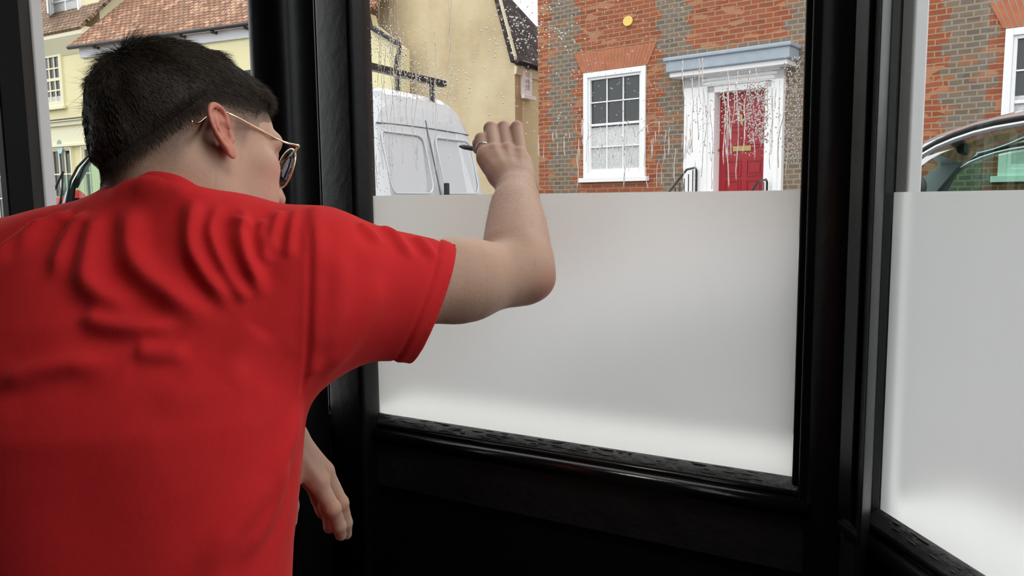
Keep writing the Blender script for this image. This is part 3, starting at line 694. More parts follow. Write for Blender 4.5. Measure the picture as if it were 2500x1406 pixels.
def wheel(parent, x, y, r=0.34, wd=0.22, name='wheel'):
    m = MB(); prof = [(r * 0.6, -wd / 2), (r * 0.93, -wd / 2), (r, -wd / 2 + 0.03), (r, wd / 2 - 0.03), (r * 0.93, wd / 2), (r * 0.6, wd / 2)]
    n = 32; vs = []; fs = []
    for k in range(n):
        q = 2 * PI * k / n
        for (rr, yy) in prof: vs.append((rr * math.cos(q), yy, rr * math.sin(q)))
    P = len(prof)
    for k in range(n):
        for j in range(P): fs.append((k * P + j, k * P + (j + 1) % P, ((k + 1) % n) * P + (j + 1) % P, ((k + 1) % n) * P + j))
    m.add(vs, fs); o = m.build(name, M['rubber'], parent, smooth=True); o.location = (x, y, r)
    h = MB(); h.tube([(0, -wd * 0.35, 0), (0, wd * 0.35, 0)], r * 0.6, 24)
    for k in range(6): q = k * PI / 3; h.box(r * 0.25 * math.cos(q) - 0.02, r * 0.25 * math.cos(q) + 0.02, -wd * 0.42, wd * 0.42, r * 0.25 * math.sin(q) - 0.02, r * 0.25 * math.sin(q) + 0.02)
    h.build('hub_cap', M['chrome'], o)
# --- white van: local x = along the van, rear at x=0, front at -5.35; y = width
va = 26.8
VF = Frame(-1.02, 6.43, va)
vroot = empty('white_van', 'white high-roofed panel van with black roof rack parked across the street', 'van', VF.world(0, 0.98, 0), -VF.a)
VC = Frame(VF.world(0, 0.98, 0).x, VF.world(0, 0.98, 0).y, va)
def vshear(x, z):
    if x > -0.8: return -max(0, z - 1.1) * 0.22 * (x + 0.8) / 0.8
    return 0
VUP = 0.05
st = [(0.0, 0.45, 2.16, 0.80), (-0.015, 0.40, 2.26, 0.88), (-0.06, 0.36, 2.35, 0.94), (-0.16, 0.34, 2.41, 0.97), (-0.5, 0.32, 2.44, 0.98), (-1.5, 0.30, 2.46, 0.98), (-2.6, 0.30, 2.47, 0.98),
      (-3.25, 0.30, 2.45, 0.98), (-3.55, 0.30, 2.38, 0.97), (-3.8, 0.30, 2.22, 0.97), (-4.05, 0.30, 1.98, 0.97), (-4.35, 0.30, 1.66, 0.96), (-4.5, 0.3, 1.50, 0.96), (-4.8, 0.3, 1.40, 0.94), (-5.1, 0.32, 1.27, 0.90), (-5.25, 0.36, 1.12, 0.84), (-5.35, 0.42, 0.9, 0.76)]
st = [(a, b, c + (VUP if c > 2 else 0), d) for a, b, c, d in st]
bm_ = loft_body(st[::-1], vshear, 40)
body = bm_.build('body', [M['van_paint'], M['darkplastic']], vroot)
cuts = []
def cutter(poly, y0, y1):
    m = MB(); m.prism(poly, y0, y1); o = m.build('cutter', M['darkplastic'], vroot, merge=True); cuts.append(o); return o
cab = [(-3.0, 0.9), (-3.0, 2.12), (-3.45, 2.12), (-3.76, 2.1), (-4.28, 1.57), (-4.25, 0.9)]
def vp(px, py): return VC.hit(px, py, -0.93)
wind = [vp(165, 503), vp(172, 440), vp(186, 408), vp(212, 378), vp(238, 364), vp(262, 362), (-3.02, 2.02), (-3.0, 1.47), vp(262, 500), vp(240, 509)]
quarter = [vp(126, 503), vp(126, 492), vp(160, 420), vp(157, 470), vp(152, 505)]
print('van win', [tuple(round(a, 2) for a in p) for p in wind], quarter)
cutter(cab, -0.86, 0.86)
cutter(wind[::-1], -1.2, 1.2)
cutter(quarter[::-1], -1.2, 1.2)
# windscreen opening
c = MB(); c.box(-4.6, -3.62, -0.78, 0.78, 1.53, 2.14); oc = c.build('cutter', M['darkplastic'], vroot, merge=True); cuts.append(oc)
boolean(body, cuts)
body.data.shade_smooth() if False else None
m = MB(); m.prism(wind[::-1], -0.885, -0.875); m.prism(quarter[::-1], -0.90, -0.89); m.build('side_window', M['green_glass'], vroot)
m = MB(); m.prism(wind[::-1], 0.875, 0.885); m.build('side_window', M['green_glass'], vroot)
m = MB(); m.add([(-4.30, -0.75, 1.60), (-4.30, 0.75, 1.60), (-3.74, 0.75, 2.15), (-3.74, -0.75, 2.15)], [(0, 1, 2, 3)]); o = m.build('windscreen', M['glass'], vroot)
sm = o.modifiers.new('solid', 'SOLIDIFY'); sm.thickness = 0.006
m = MB(); wq = [Vector((x, -0.955 if z < 1.5 else -0.955 + 0.09 * (z - 1.4), z)) for x, z in wind]; m.tube(wq, 0.014, 6, closed=True)
wq2 = [Vector((x, -0.958, z)) for x, z in quarter]; m.tube(wq2, 0.012, 6, closed=True)
m.build('window_seal', M['rubber'], vroot, smooth=True)
m = MB(); m.prism([(-3.45, 1.0), (-3.45, 1.40), (-3.55, 1.47), (-4.22, 1.47), (-4.24, 1.0)], -0.84, 0.84); m.build('dashboard', M['dash'], vroot, bevel=0.02)
m = MB(); m.box(-3.4, -3.05, -0.8, -0.25, 0.9, 1.15); m.box(-3.12, -3.02, -0.75, -0.3, 1.15, 1.62); m.build('seat', M['darkplastic'], vroot, bevel=0.04)
# rounded panels, seams and furniture of the rear doors
def rx(z, e=0.0): return vshear(0, z) + e
m = MB()
def rear_line(pts, r): m.tube([(rx(z, 0.004), y, z) for y, z in pts], r, 6)
yc = 0.0
m.tube([(rx(z, 0.002), yc, z) for z in (0.5, 1.2, 1.6, 2.0, 2.2)], 0.007, 6)
m.tube([(rx(2.13, 0.0), y, 2.13 - 0.02 * (y * y)) for y in np.linspace(-0.78, 0.78, 12)], 0.006, 6)
m.build('door_seam', M['seam_grey'], vroot, smooth=True)
for s_ in (-1, 1):
    ya, yb = (0.10, 0.76) if s_ > 0 else (-0.76, -0.10)
    za, zb = 1.52, 2.05; rr = 0.11; pts = []
    for cx, cz, q0 in ((yb - rr, zb - rr * .7, 0), (ya + rr * .4, zb - rr * .7, 90), (ya + rr * .4, za + rr, 180), (yb - rr, za + rr, 270)):
        for q in range(0, 91, 15): pts.append((cx + rr * (1 if cx > (ya + yb) / 2 else .4) * math.cos(R(q0 + q)), cz + rr * (.7 if cz > (za + zb) / 2 else 1) * math.sin(R(q0 + q))))
    m = MB(); m.tube([(rx(z, 0.004), y, z) for y, z in pts], 0.010, 6, closed=True)
    m.build('pressed_panel', M['van_paint'], vroot, smooth=True)
hy, hz = 0.07, 1.56
m = MB(); m.box(rx(hz), rx(hz, 0.05), hy, hy + 0.035, hz - 0.06, hz + 0.06); m.build('door_handle', M['darkplastic'], vroot, bevel=0.01)
m = MB(); m.tube([(-0.28, -0.86, 2.265), (-1.5, -0.868, 2.30), (-3.2, -0.868, 2.30)], 0.012, 6); m.build('drip_rail', M['darkplastic'], vroot, smooth=True)
# roof rack: black bars running the width plus legs
m = MB()
for xx in (-0.35, -1.5, -2.7):
    m.box(xx - 0.035, xx + 0.035, -0.95, 0.52, 2.575, 2.635)
    for yy in (-0.84, 0.30): m.box(xx - 0.02, xx + 0.02, yy - 0.02, yy + 0.02, 2.36, 2.58)
m.build('roof_rack', M['iron'], vroot, bevel=0.006)
for xx in (-0.95, -4.35):
    for yy in (-0.86, 0.86): wheel(vroot, xx, yy)
m = MB(); m.box(-0.02, 0.09, -0.85, 0.85, 0.42, 0.6); m.build('bumper', M['darkplastic'], vroot, bevel=0.02)
for s_ in (-1, 1):
    m = MB(); m.box(-0.06, 0.008, s_ * 0.86 - 0.05, s_ * 0.86 + 0.05, 0.85, 1.25); m.build('tail_lamp', M['lamp'], vroot, bevel=0.01)
m = MB(); m.box(-4.55, -4.42, -1.13, -1.0, 1.30, 1.55); m.box(-4.5, -4.45, -1.02, -0.90, 1.35, 1.39); m.build('wing_mirror', M['darkplastic'], vroot, bevel=0.02)
# cloth and papers lying on the dashboard: things of their own
cl = MB(); n = 14; vs = []
base = VC.world(VC.hit(178, 490, -0.35)[0], -0.35, 1.475)
for i in range(n):
    for j in range(n):
        u, v = i / (n - 1) - 0.5, j / (n - 1) - 0.5; r_ = math.hypot(u, v) * 2
        vs.append((u * 0.42, v * 0.5, 0.012 + max(0, 0.10 * (1 - r_ ** 2)) * (1 + 0.45 * math.sin(9 * u + 4 * v)) + 0.01 * math.sin(17 * v)))
cl.add(vs, [(i * n + j, (i + 1) * n + j, (i + 1) * n + j + 1, i * n + j + 1) for i in range(n - 1) for j in range(n - 1)])
o = cl.build('red_cloth', M['red_cloth'], smooth=True); o.location = base + Vector((0, 0, .0)); o.rotation_euler = (0, 0, -VC.a)
so = o.modifiers.new('solid', 'SOLIDIFY'); so.thickness = 0.006
tag(o, 'crumpled red cloth on the dashboard of the white van', 'cloth')
m = MB(); 
m.add([(-0.14, -0.20, 0.0), (0.14, -0.18, 0.0), (0.15, 0.2, 0.025), (-0.13, 0.2, 0.02)], [(0, 1, 2, 3)])
m.add([(-0.10, -0.15, 0.012), (0.16, -0.22, 0.012), (0.2, 0.12, 0.06), (-0.08, 0.16, 0.05)], [(0, 1, 2, 3)])
o = m.build('papers', M['paper']); o.location = VC.world(VC.hit(178, 490, -0.35)[0] + 0.36, -0.40, 1.475); o.rotation_euler = (0, 0, -VC.a)
so = o.modifiers.new('solid', 'SOLIDIFY'); so.thickness = 0.003
tag(o, 'white papers on the dashboard of the white van', 'papers')

# --- dark silver car right outside the side window
cp = W(2390, 400, 3.0); CF = Frame(cp.x, cp.y, 34.0)
croot = empty('silver_car', 'dark silver tall car with bright window trim parked outside the right-hand window', 'car', CF.world(0, 0.9, 0), -CF.a)
CC = Frame(CF.world(0, 0.9, 0).x, CF.world(0, 0.9, 0).y, 34.0)
def cpx(px, py): return CC.hit(px, py, -0.82)
top = [cpx(2205, 360), cpx(2247, 329), cpx(2290, 309), cpx(2327, 297), cpx(2370, 282), cpx(2416, 270), cpx(2500, 249)]
print('car top', [tuple(round(a, 3) for a in p) for p in top], 'win', cpx(2250, 420), cpx(2500, 320), cpx(2400, 465))
xA, zA = top[1]; xE, zE = top[-1]
ztp = lambda x: float(np.interp(x, [p[0] for p in top], [p[1] for p in top]))
st = []
for x, zt, hw in ((xA - 1.95, 0.75, 0.72), (xA - 1.88, 0.95, 0.80), (xA - 1.6, 1.08, 0.86), (xA - 1.0, 1.15, 0.89), (xA - 0.62, 1.20, 0.90), (xA - 0.35, 1.40, 0.90)):
    st.append((x, 0.28, zt, hw))
for x, z in top: st.append((x, 0.25, z + 0.006, 0.90))
for dx, z in ((0.2, zE + 0.035), (0.6, zE + 0.055), (1.2, zE + 0.04), (1.8, zE - 0.03), (2.2, zE - 0.14), (2.5, zE - 0.45), (2.62, 1.1)):
    st.append((xE + dx, 0.28, z, 0.90 if z > 1.3 else 0.85))
body = loft_body(st, None, 40).build('body', M['car_paint'], croot)
trim = [cpx(2243, 392), cpx(2262, 377), cpx(2290, 361), cpx(2330, 344), cpx(2380, 327), cpx(2430, 315), cpx(2500, 303)]
glassp = [(x + 0.012, z - 0.022) for x, z in trim] 
glassp += [(xE + 0.5, trim[-1][1] + 0.02), (xE + 0.9, trim[-1][1] - 0.01), (xE + 0.9, 1.44)]
glassp = [(trim[0][0] - 0.05, 1.43)] + glassp
cuts = []
m = MB(); m.prism(glassp[::-1], -1.2, 1.2); o = m.build('cutter', M['car_paint'], croot, merge=True); cuts.append(o)
cab = [(xA - 0.25, 1.0), (xA - 0.18, 1.33), (xA + 0.02, zA - 0.09), (top[3][0], top[3][1] - 0.06), (xE, zE - 0.05), (xE + 1.6, zE - 0.06), (xE + 2.0, 1.0)]
m = MB(); m.prism(cab[::-1], -0.80, 0.80); o = m.build('cutter', M['car_paint'], croot, merge=True); cuts.append(o)
m = MB(); m.box(xA - 0.6, xA + 0.05, -0.66, 0.66, 1.36, zA - 0.07); o = m.build('cutter', M['car_paint'], croot, merge=True); cuts.append(o)
boolean(body, cuts)
for s_ in (-1, 1):
    m = MB(); yy = s_ * 0.822; m.prism(glassp[::-1], yy - 0.003, yy + 0.003); m.build('side_window', M['green_glass'], croot)
    ys = lambda z: s_ * (0.905 * (1 - 0.10 * min(1.2, max(0, (z - 1.35) / 0.9))))
    m = MB(); m.tube([(x, ys(z) , z) for x, z in trim] + [(xE + 0.5, ys(1.7), trim[-1][1] + 0.035)], 0.011, 8); m.build('window_trim', M['chrome'], croot, smooth=True)
    m = MB(); m.tube([(x + 0.004, ys(z) * 0.995, z + 0.022) for x, z in trim] + [(xE + 0.5, ys(1.7), trim[-1][1] + 0.057)], 0.010, 8); m.build('door_seal', M['rubber'], croot, smooth=True)
    m = MB(); m.box(trim[0][0] - 0.05, xE + 0.9, s_ * 0.86 - 0.02, s_ * 0.86 + 0.02, 1.415, 1.445); m.build('belt_trim', M['dash'], croot, bevel=0.005)
m = MB(); mx_, mz_ = cpx(2262, 458); m.sphere((mx_ - 0.02, -0.99, mz_), 0.05, 14, 10, (0.8, 0.7, 1.0)); m.box(mx_ - 0.03, mx_, -0.99, -0.88, mz_ - 0.03, mz_ - 0.01); m.build('wing_mirror', M['darkplastic'], croot, smooth=True)
m = MB(); ix, iz = cpx(2295, 375); m.box(ix + 0.02, ix + 0.05, -0.35, -0.10, iz + 0.02, iz + 0.09); m.build('rear_view_mirror', M['darkplastic'], croot, bevel=0.01)
m = MB()
for yy in (-0.4, 0.4):
    m.box(xA + 0.55, xA + 1.05, yy - 0.24, yy + 0.24, 0.7, 0.95); m.box(xA + 1.0, xA + 1.12, yy - 0.22, yy + 0.22, 0.95, 1.42)
m.build('seat', M['darkplastic'], croot, bevel=0.05)
for xx in (xA - 1.2, xE + 1.9):
    for yy in (-0.80, 0.80): wheel(croot, xx, yy, 0.35)
# ------------------------------------------------------------------ signed-distance modelling (numpy) with surface nets
def V3(v): return np.array([v[0], v[1], v[2]], dtype=np.float64)
def smin(a, b, k):
    h = np.clip(0.5 + 0.5 * (b - a) / k, 0, 1); return b + (a - b) * h - k * h * (1 - h)
def smax(a, b, k): return -smin(-a, -b, k)
def rc(P, a, b, r1, r2):
    a = V3(a); b = V3(b); ba = b - a; pa = P - a; h = np.clip(pa @ ba / max(ba @ ba, 1e-12), 0, 1)
    return np.linalg.norm(pa - h[:, None] * ba, axis=1) - (r1 + (r2 - r1) * h)
def sph(P, c, r): return np.linalg.norm(P - V3(c), axis=1) - r
def ell(P, c, r, A=None):
    q = P - V3(c)
    if A is not None: q = q @ A
    r = np.array(r); k0 = np.linalg.norm(q / r, axis=1); k1 = np.linalg.norm(q / (r * r), axis=1)
    return k0 * (k0 - 1) / np.maximum(k1, 1e-9)
def etube(P, a, b, up, ru, rv, sup=2.0):
    """tube a->b with elliptic section: radius ru[0]->ru[1] along 'up', rv across"""
    a = V3(a); b = V3(b); ax = b - a; L = np.linalg.norm(ax); ax /= L; up = V3(up); up = up - ax * (up @ ax); up /= np.linalg.norm(up); sd = np.cross(ax, up)
    q = P - a; t = q @ ax; h = np.clip(t / L, 0, 1); u = q @ up; v = q @ sd; e = t - h * L
    RU = ru[0] + (ru[1] - ru[0]) * h; RV = rv[0] + (rv[1] - rv[0]) * h; mn = np.minimum(RU, RV)
    return (np.sqrt((u / RU) ** 2 + (v / RV) ** 2 + (e / mn) ** 2) - 1) * mn
def surface_nets(fn, lo, hi, h, n=16):
    lo = np.array(lo, float); nb = np.ceil((np.array(hi) - lo) / (h * n)).astype(int)
    B = np.stack(np.meshgrid(*[np.arange(k) for k in nb], indexing='ij'), -1).reshape(-1, 3)
    cen = lo + (B + 0.5) * n * h; f = fn(cen); B = B[np.abs(f) < n * h * 1.05]
    r = np.arange(n + 1); G = np.stack(np.meshgrid(r, r, r, indexing='ij'), -1).reshape(-1, 3)
    N = nb * n + 2; key = lambda ijk: (ijk[..., 0] * N[1] + ijk[..., 1]) * N[2] + ijk[..., 2]
    keys = []; poss = []; quads = []
    CO = np.array([[i, j, k] for i in (0, 1) for j in (0, 1) for k in (0, 1)])
    ED = [(a, b) for a in range(8) for b in range(a + 1, 8) if np.abs(CO[a] - CO[b]).sum() == 1]
    for b0 in B:
        g0 = b0 * n; v = fn(lo + (g0 + G) * h).reshape(n + 1, n + 1, n + 1)
        ins = v < 0
        if ins.all() or not ins.any(): continue
        cs = [v[c[0]:c[0] + n, c[1]:c[1] + n, c[2]:c[2] + n] for c in CO]
        cnt = sum((c < 0).astype(int) for c in cs); act = np.argwhere((cnt > 0) & (cnt < 8))
        if len(act):
            vals = np.stack([c[act[:, 0], act[:, 1], act[:, 2]] for c in cs], 1); acc = np.zeros((len(act), 3)); num = np.zeros(len(act))
            for a, b in ED:
                va, vb = vals[:, a], vals[:, b]; cr = (va < 0) != (vb < 0); t = np.where(cr, va / np.where(cr, va - vb, 1), 0)
                acc += np.where(cr[:, None], CO[a] + t[:, None] * (CO[b] - CO[a]), 0); num += cr
            gi = g0 + act; keys.append(key(gi)); poss.append(lo + (gi + acc / num[:, None]) * h)
        for ax in range(3):
            sl0 = [slice(0, n)] * 3; sl1 = list(sl0); sl1[ax] = slice(1, n + 1)
            a = v[tuple(sl0)] < 0; b = v[tuple(sl1)] < 0; e = np.argwhere(a != b)
            if not len(e): continue
            flip = a[e[:, 0], e[:, 1], e[:, 2]]; e = e + g0
            u = np.zeros(3, int); w_ = np.zeros(3, int); u[(ax + 1) % 3] = 1; w_[(ax + 2) % 3] = 1
            q = np.stack([key(e - u - w_), key(e - w_), key(e), key(e - u)], 1)
            q[~flip] = q[~flip][:, ::-1]; quads.append(q)
    keys = np.concatenate(keys); poss = np.concatenate(poss); quads = np.concatenate(quads)
    o = np.argsort(keys); keys = keys[o]; poss = poss[o]; ix = np.searchsorted(keys, quads); ix = np.clip(ix, 0, len(keys) - 1)
    ok = (keys[ix] == quads).all(1); return poss, ix[ok]
def np_mesh(name, v, f, mats, parent=None, smooth=True):
    me = bpy.data.meshes.new(name); k = f.shape[1]
    me.vertices.add(len(v)); me.vertices.foreach_set('co', np.asarray(v, np.float32).ravel())
    me.loops.add(f.size); me.loops.foreach_set('vertex_index', f.astype(np.int32).ravel())
    me.polygons.add(len(f)); me.polygons.foreach_set('loop_start', np.arange(0, f.size, k, dtype=np.int32))
    me.update(calc_edges=True); me.validate()
    if smooth: me.shade_smooth()
    for m in (mats if isinstance(mats, (list, tuple)) else [mats]): me.materials.append(m)
    o = bpy.data.objects.new(name, me); C.objects.link(o)
    if parent is not None: o.parent = parent
    return o
def relax(v, f, it=1, lam=0.5):
    e = np.concatenate([f[:, [0, 1]], f[:, [1, 2]], f[:, [2, 3]], f[:, [3, 0]]]); 
    for _ in range(it):
        acc = np.zeros_like(v); n = np.zeros(len(v))
        np.add.at(acc, e[:, 0], v[e[:, 1]]); np.add.at(acc, e[:, 1], v[e[:, 0]]); np.add.at(n, e[:, 0], 1); np.add.at(n, e[:, 1], 1)
        v = v + lam * (acc / np.maximum(n, 1)[:, None] - v)
    return v
def vnormals(v, f):
    a = np.cross(v[f[:, 2]] - v[f[:, 0]], v[f[:, 3]] - v[f[:, 1]]); n = np.zeros_like(v)
    for k in range(4): np.add.at(n, f[:, k], a)
    return n / np.maximum(np.linalg.norm(n, axis=1), 1e-12)[:, None]
def polydist(P, pts):
    pts = [V3(p) for p in pts]; d = np.full(len(P), 1e9); tt = np.zeros(len(P)); n = len(pts) - 1
    for i in range(n):
        a, b = pts[i], pts[i + 1]; ba = b - a; h = np.clip((P - a) @ ba / max(ba @ ba, 1e-12), 0, 1); q = np.linalg.norm(P - a - h[:, None] * ba, axis=1)
        m_ = q < d; tt = np.where(m_, (i + h) / n, tt); d = np.minimum(d, q)
    return d, tt
def sstep(a, b, x): t = np.clip((x - a) / (b - a), 0, 1); return t * t * (3 - 2 * t)
def catmull(pts, n=6):
    P = [V3(p) for p in pts]; P = [2 * P[0] - P[1]] + P + [2 * P[-1] - P[-2]]; out = []
    for i in range(1, len(P) - 2):
        for k in range(n):
            t = k / n; out.append(0.5 * ((2 * P[i]) + (-P[i - 1] + P[i + 1]) * t + (2 * P[i - 1] - 5 * P[i] + 4 * P[i + 1] - P[i + 2]) * t * t + (-P[i - 1] + 3 * P[i] - 3 * P[i + 1] + P[i + 2]) * t ** 3))
    out.append(P[-2]); return out

# ------------------------------------------------------------------ the man: pose
psi, pit, rol = R(46), R(15), R(18)
F0 = np.array([math.cos(pit) * math.cos(psi), math.cos(pit) * math.sin(psi), -math.sin(pit)])
U0 = np.array([math.sin(pit) * math.cos(psi), math.sin(pit) * math.sin(psi), math.cos(pit)]); S0 = np.cross(F0, U0)
HU = U0 * math.cos(rol) - S0 * math.sin(rol); HS = S0 * math.cos(rol) + U0 * math.sin(rol); HF = F0
HA = np.stack([HS, HF, HU], 1)                        # columns: local (s, f, u) -> world
HSC = 0.98
HC = V3(W(541, 322, 0.85)) - 0.078 * HSC * HS
def hw(s, f, u): return HC + HSC * (HA @ np.array([s, f, u]))
def cranium(L):
    d = ell(L, (0, -0.008, 0.037), (0.0765, 0.096, 0.082))
    d = smin(d, ell(L, (0, 0.036, 0.035), (0.066, 0.062, 0.062)), 0.02)
    return d
EAR = dict(ang=R(24))
def ear_coords(L, sgn=1):
    L = L * np.array([1, 1, 1]); x = L[:, 0] * sgn - 0.0775; y = L[:, 1] + 0.002; z = L[:, 2] + 0.002; c, s = math.cos(EAR['ang']), math.sin(EAR['ang'])
    a = y * c + z * s; b = -y * s + z * c; cc = x - 0.42 * (0.012 - a) - 0.001
    return np.stack([a, b + 0.0005, cc], 1) / 0.90
def ear(L, sgn):
    Q = ear_coords(L, sgn)
    d = ell(Q, (-0.002, 0.002, 0.0), (0.0165, 0.029, 0.0032))
    hel = catmull([(0.0045, 0.000, 0.0), (0.0115, 0.006, 0.002), (0.0135, 0.017, 0.004), (0.009, 0.027, 0.005), (-0.001, 0.0315, 0.0055), (-0.011, 0.028, 0.0055), (-0.0175, 0.016, 0.005), (-0.0175, 0.002, 0.0045), (-0.013, -0.012, 0.004), (-0.006, -0.022, 0.003)], 2)
    for i in range(len(hel) - 1): d = smin(d, rc(Q, hel[i], hel[i + 1], 0.0036, 0.0036), 0.0015)
    d = smin(d, ell(Q, (0.001, -0.0255, 0.0015), (0.0085, 0.0105, 0.0042)), 0.004)
    ant = [(0.0, 0.020, 0.001), (-0.0065, 0.013, 0.0025), (-0.0085, 0.002, 0.003), (-0.006, -0.009, 0.003), (0.001, -0.0145, 0.003)]
    for i in range(4): d = smin(d, rc(Q, ant[i], ant[i + 1], 0.0030, 0.0030), 0.0025)
    d = smax(d, -ell(Q, (0.0035, 0.0, 0.004), (0.0078, 0.0125, 0.0095)), 0.0015)
    d = smax(d, -ell(Q, (0.0035, 0.0205, 0.006), (0.0058, 0.0068, 0.0050)), 0.0015)
    d = smax(d, -ell(Q, (-0.0128, 0.008, 0.0065), (0.0024, 0.0150, 0.0060)), 0.0015)
    d = smin(d, rc(Q, (0.0125, -0.010, 0.001), (0.0125, -0.002, 0.002), 0.0036, 0.003), 0.003)
    # root of the ear into the head
    return 0.9 * smin(d, rc(Q, (0.008, 0.016, -0.010), (0.006, -0.018, -0.010), 0.008, 0.007), 0.006)
def head(P):
    L = (P - HC) @ HA / HSC
    d = cranium(L)
    d = smin(d, ell(L, (0, 0.045, -0.03), (0.060, 0.052, 0.078)), 0.025)
    for s in (-1, 1):
        d = smin(d, rc(L, (s * 0.056, 0.008, -0.02), (s * 0.050, 0.012, -0.068), 0.014, 0.012), 0.022)
        d = smin(d, rc(L, (s * 0.050, 0.012, -0.068), (s * 0.014, 0.085, -0.105), 0.012, 0.013), 0.022)
        d = smin(d, sph(L, (s * 0.050, 0.068, -0.012), 0.018), 0.02)
        d = smin(d, rc(L, (s * 0.048, 0.082, 0.028), (s * 0.012, 0.098, 0.026), 0.010, 0.009), 0.012)
        d = smin(d, ell(L, (s * 0.036, 0.070, -0.045), (0.022, 0.022, 0.026)), 0.02)
        d = smax(d, -sph(L, (s * 0.033, 0.106, 0.008), 0.013), 0.012)
        d = smin(d, sph(L, (s * 0.033, 0.083, 0.008), 0.0125), 0.003)
        d = smin(d, rc(L, (s * 0.044, 0.088, 0.013), (s * 0.022, 0.094, 0.014), 0.003, 0.003), 0.004)
        d = smin(d, sph(L, (s * 0.0125, 0.108, -0.026), 0.0088), 0.006)
    d = smin(d, sph(L, (0, 0.090, -0.100), 0.017), 0.018)
    d = smin(d, rc(L, (0, 0.098, 0.020), (0, 0.116, -0.022), 0.0075, 0.0112), 0.010)
    for s in (-1, 1): d = smax(d, -rc(L, (s * 0.006, 0.114, -0.040), (s * 0.006, 0.108, -0.025), 0.0035, 0.002), 0.002)
    for s in (-1, 1):
        d = smin(d, rc(L, (0, 0.102, -0.050), (s * 0.020, 0.094, -0.056), 0.0055, 0.003), 0.004)
        d = smin(d, rc(L, (0, 0.100, -0.063), (s * 0.019, 0.093, -0.060), 0.0062, 0.003), 0.004)
    d = d * HSC
    L2 = (P - HC) @ HA / HSC
    for s in (-1, 1):
        near = (np.abs(L2[:, 0] * s - 0.085) < 0.04) & (np.abs(L2[:, 1]) < 0.06) & (np.abs(L2[:, 2]) < 0.06)
        if near.any():
            e = np.full(len(P), 1.0); e[near] = ear(L2[near], s) * HSC; d = np.where(near, smin(d, e, 0.003), d)
    return d
# joints
SHR = W(790, 690, 0.885); ELR = W(1278, 668, 1.03); WRR = W(1257, 446, 1.235)
def catr(pts, n=4):
    A_ = [np.append(V3(W(*p[:3])), p[3]) for p in pts]; A_ = [2 * A_[0] - A_[1]] + A_ + [2 * A_[-1] - A_[-2]]; out = []
    for i in range(1, len(A_) - 2):
        for k in range(n):
            t = k / n; out.append(0.5 * ((2 * A_[i]) + (-A_[i - 1] + A_[i + 1]) * t + (2 * A_[i - 1] - 5 * A_[i] + 4 * A_[i + 1] - A_[i + 2]) * t * t + (-A_[i - 1] + 3 * A_[i] - 3 * A_[i + 1] + A_[i + 2]) * t ** 3))
    return out + [A_[-2]]
FA_ = catr([(1277, 660, 1.032, .0375), (1274, 615, 1.060, .0405), (1270, 568, 1.095, .0395), (1266, 528, 1.130, .0365), (1263, 496, 1.165, .0325), (1260, 468, 1.200, .0280)])
def arm_r(P):
    d = etube(P, W(800, 700, 0.885), W(1140, 684, 0.975), (0, 0, 1), (0.060, 0.0485), (0.052, 0.046))
    d = smin(d, etube(P, W(1120, 685, 0.97), W(1268, 668, 1.03), (0, 0, 1), (0.049, 0.041), (0.044, 0.036)), 0.02)
    d = smin(d, rc(P, W(1312, 684, 1.025), W(1298, 640, 1.035), 0.0195, 0.022), 0.018)        # elbow point
    ff = FA_; q = None
    for i in range(len(ff) - 1):
        u_ = rc(P, ff[i][:3], ff[i + 1][:3], ff[i][3], ff[i + 1][3]); q = u_ if q is None else np.minimum(q, u_)
    d = smin(d, q, 0.022)
    d = smin(d, rc(P, W(1226, 600, 1.06), W(1240, 500, 1.15), 0.024, 0.018), 0.03)             # brachioradialis
    d = smin(d, rc(P, W(1250, 490, 1.175), W(1245, 446, 1.240), 0.025, 0.0195), 0.012); d = smin(d, rc(P, W(1273, 490, 1.175), W(1273, 446, 1.240), 0.025, 0.0185), 0.012)
    d = smin(d, sph(P, W(1291, 458, 1.208), 0.0095), 0.016)                                     # ulna head
    return d
def finger(P, pts, rs):
    d = None
    for i in range(len(pts) - 1):
        q = rc(P, pts[i], pts[i + 1], rs[i], rs[i + 1]); d = q if d is None else smin(d, q, 0.0035)
    return d
RF = {  # right hand: knuckle, middle joint, end joint, tip
 'index': ([W(1184, 386, 1.284), W(1175, 340, 1.325), W(1168, 350, 1.355), W(1166, 364, 1.372)], [0.0115, 0.0108, 0.0098, 0.0085]),
 'middle': ([W(1208, 370, 1.290), W(1198, 314, 1.345), W(1194, 333, 1.378), W(1188, 356, 1.385)], [0.0118, 0.0118, 0.0102, 0.0085]),
 'ring': ([W(1239, 368, 1.292), W(1230, 312, 1.350), W(1228, 334, 1.380), W(1222, 358, 1.384)], [0.0115, 0.0116, 0.0100, 0.0083]),
 'little': ([W(1270, 378, 1.284), W(1262, 311, 1.335), W(1260, 330, 1.362), W(1254, 352, 1.368)], [0.0112, 0.0106, 0.0092, 0.0078])}
TH = ([W(1222, 420, 1.262), W(1196, 396, 1.300), W(1184, 384, 1.345), W(1178, 372, 1.378)], [0.016, 0.0135, 0.0115, 0.0092])
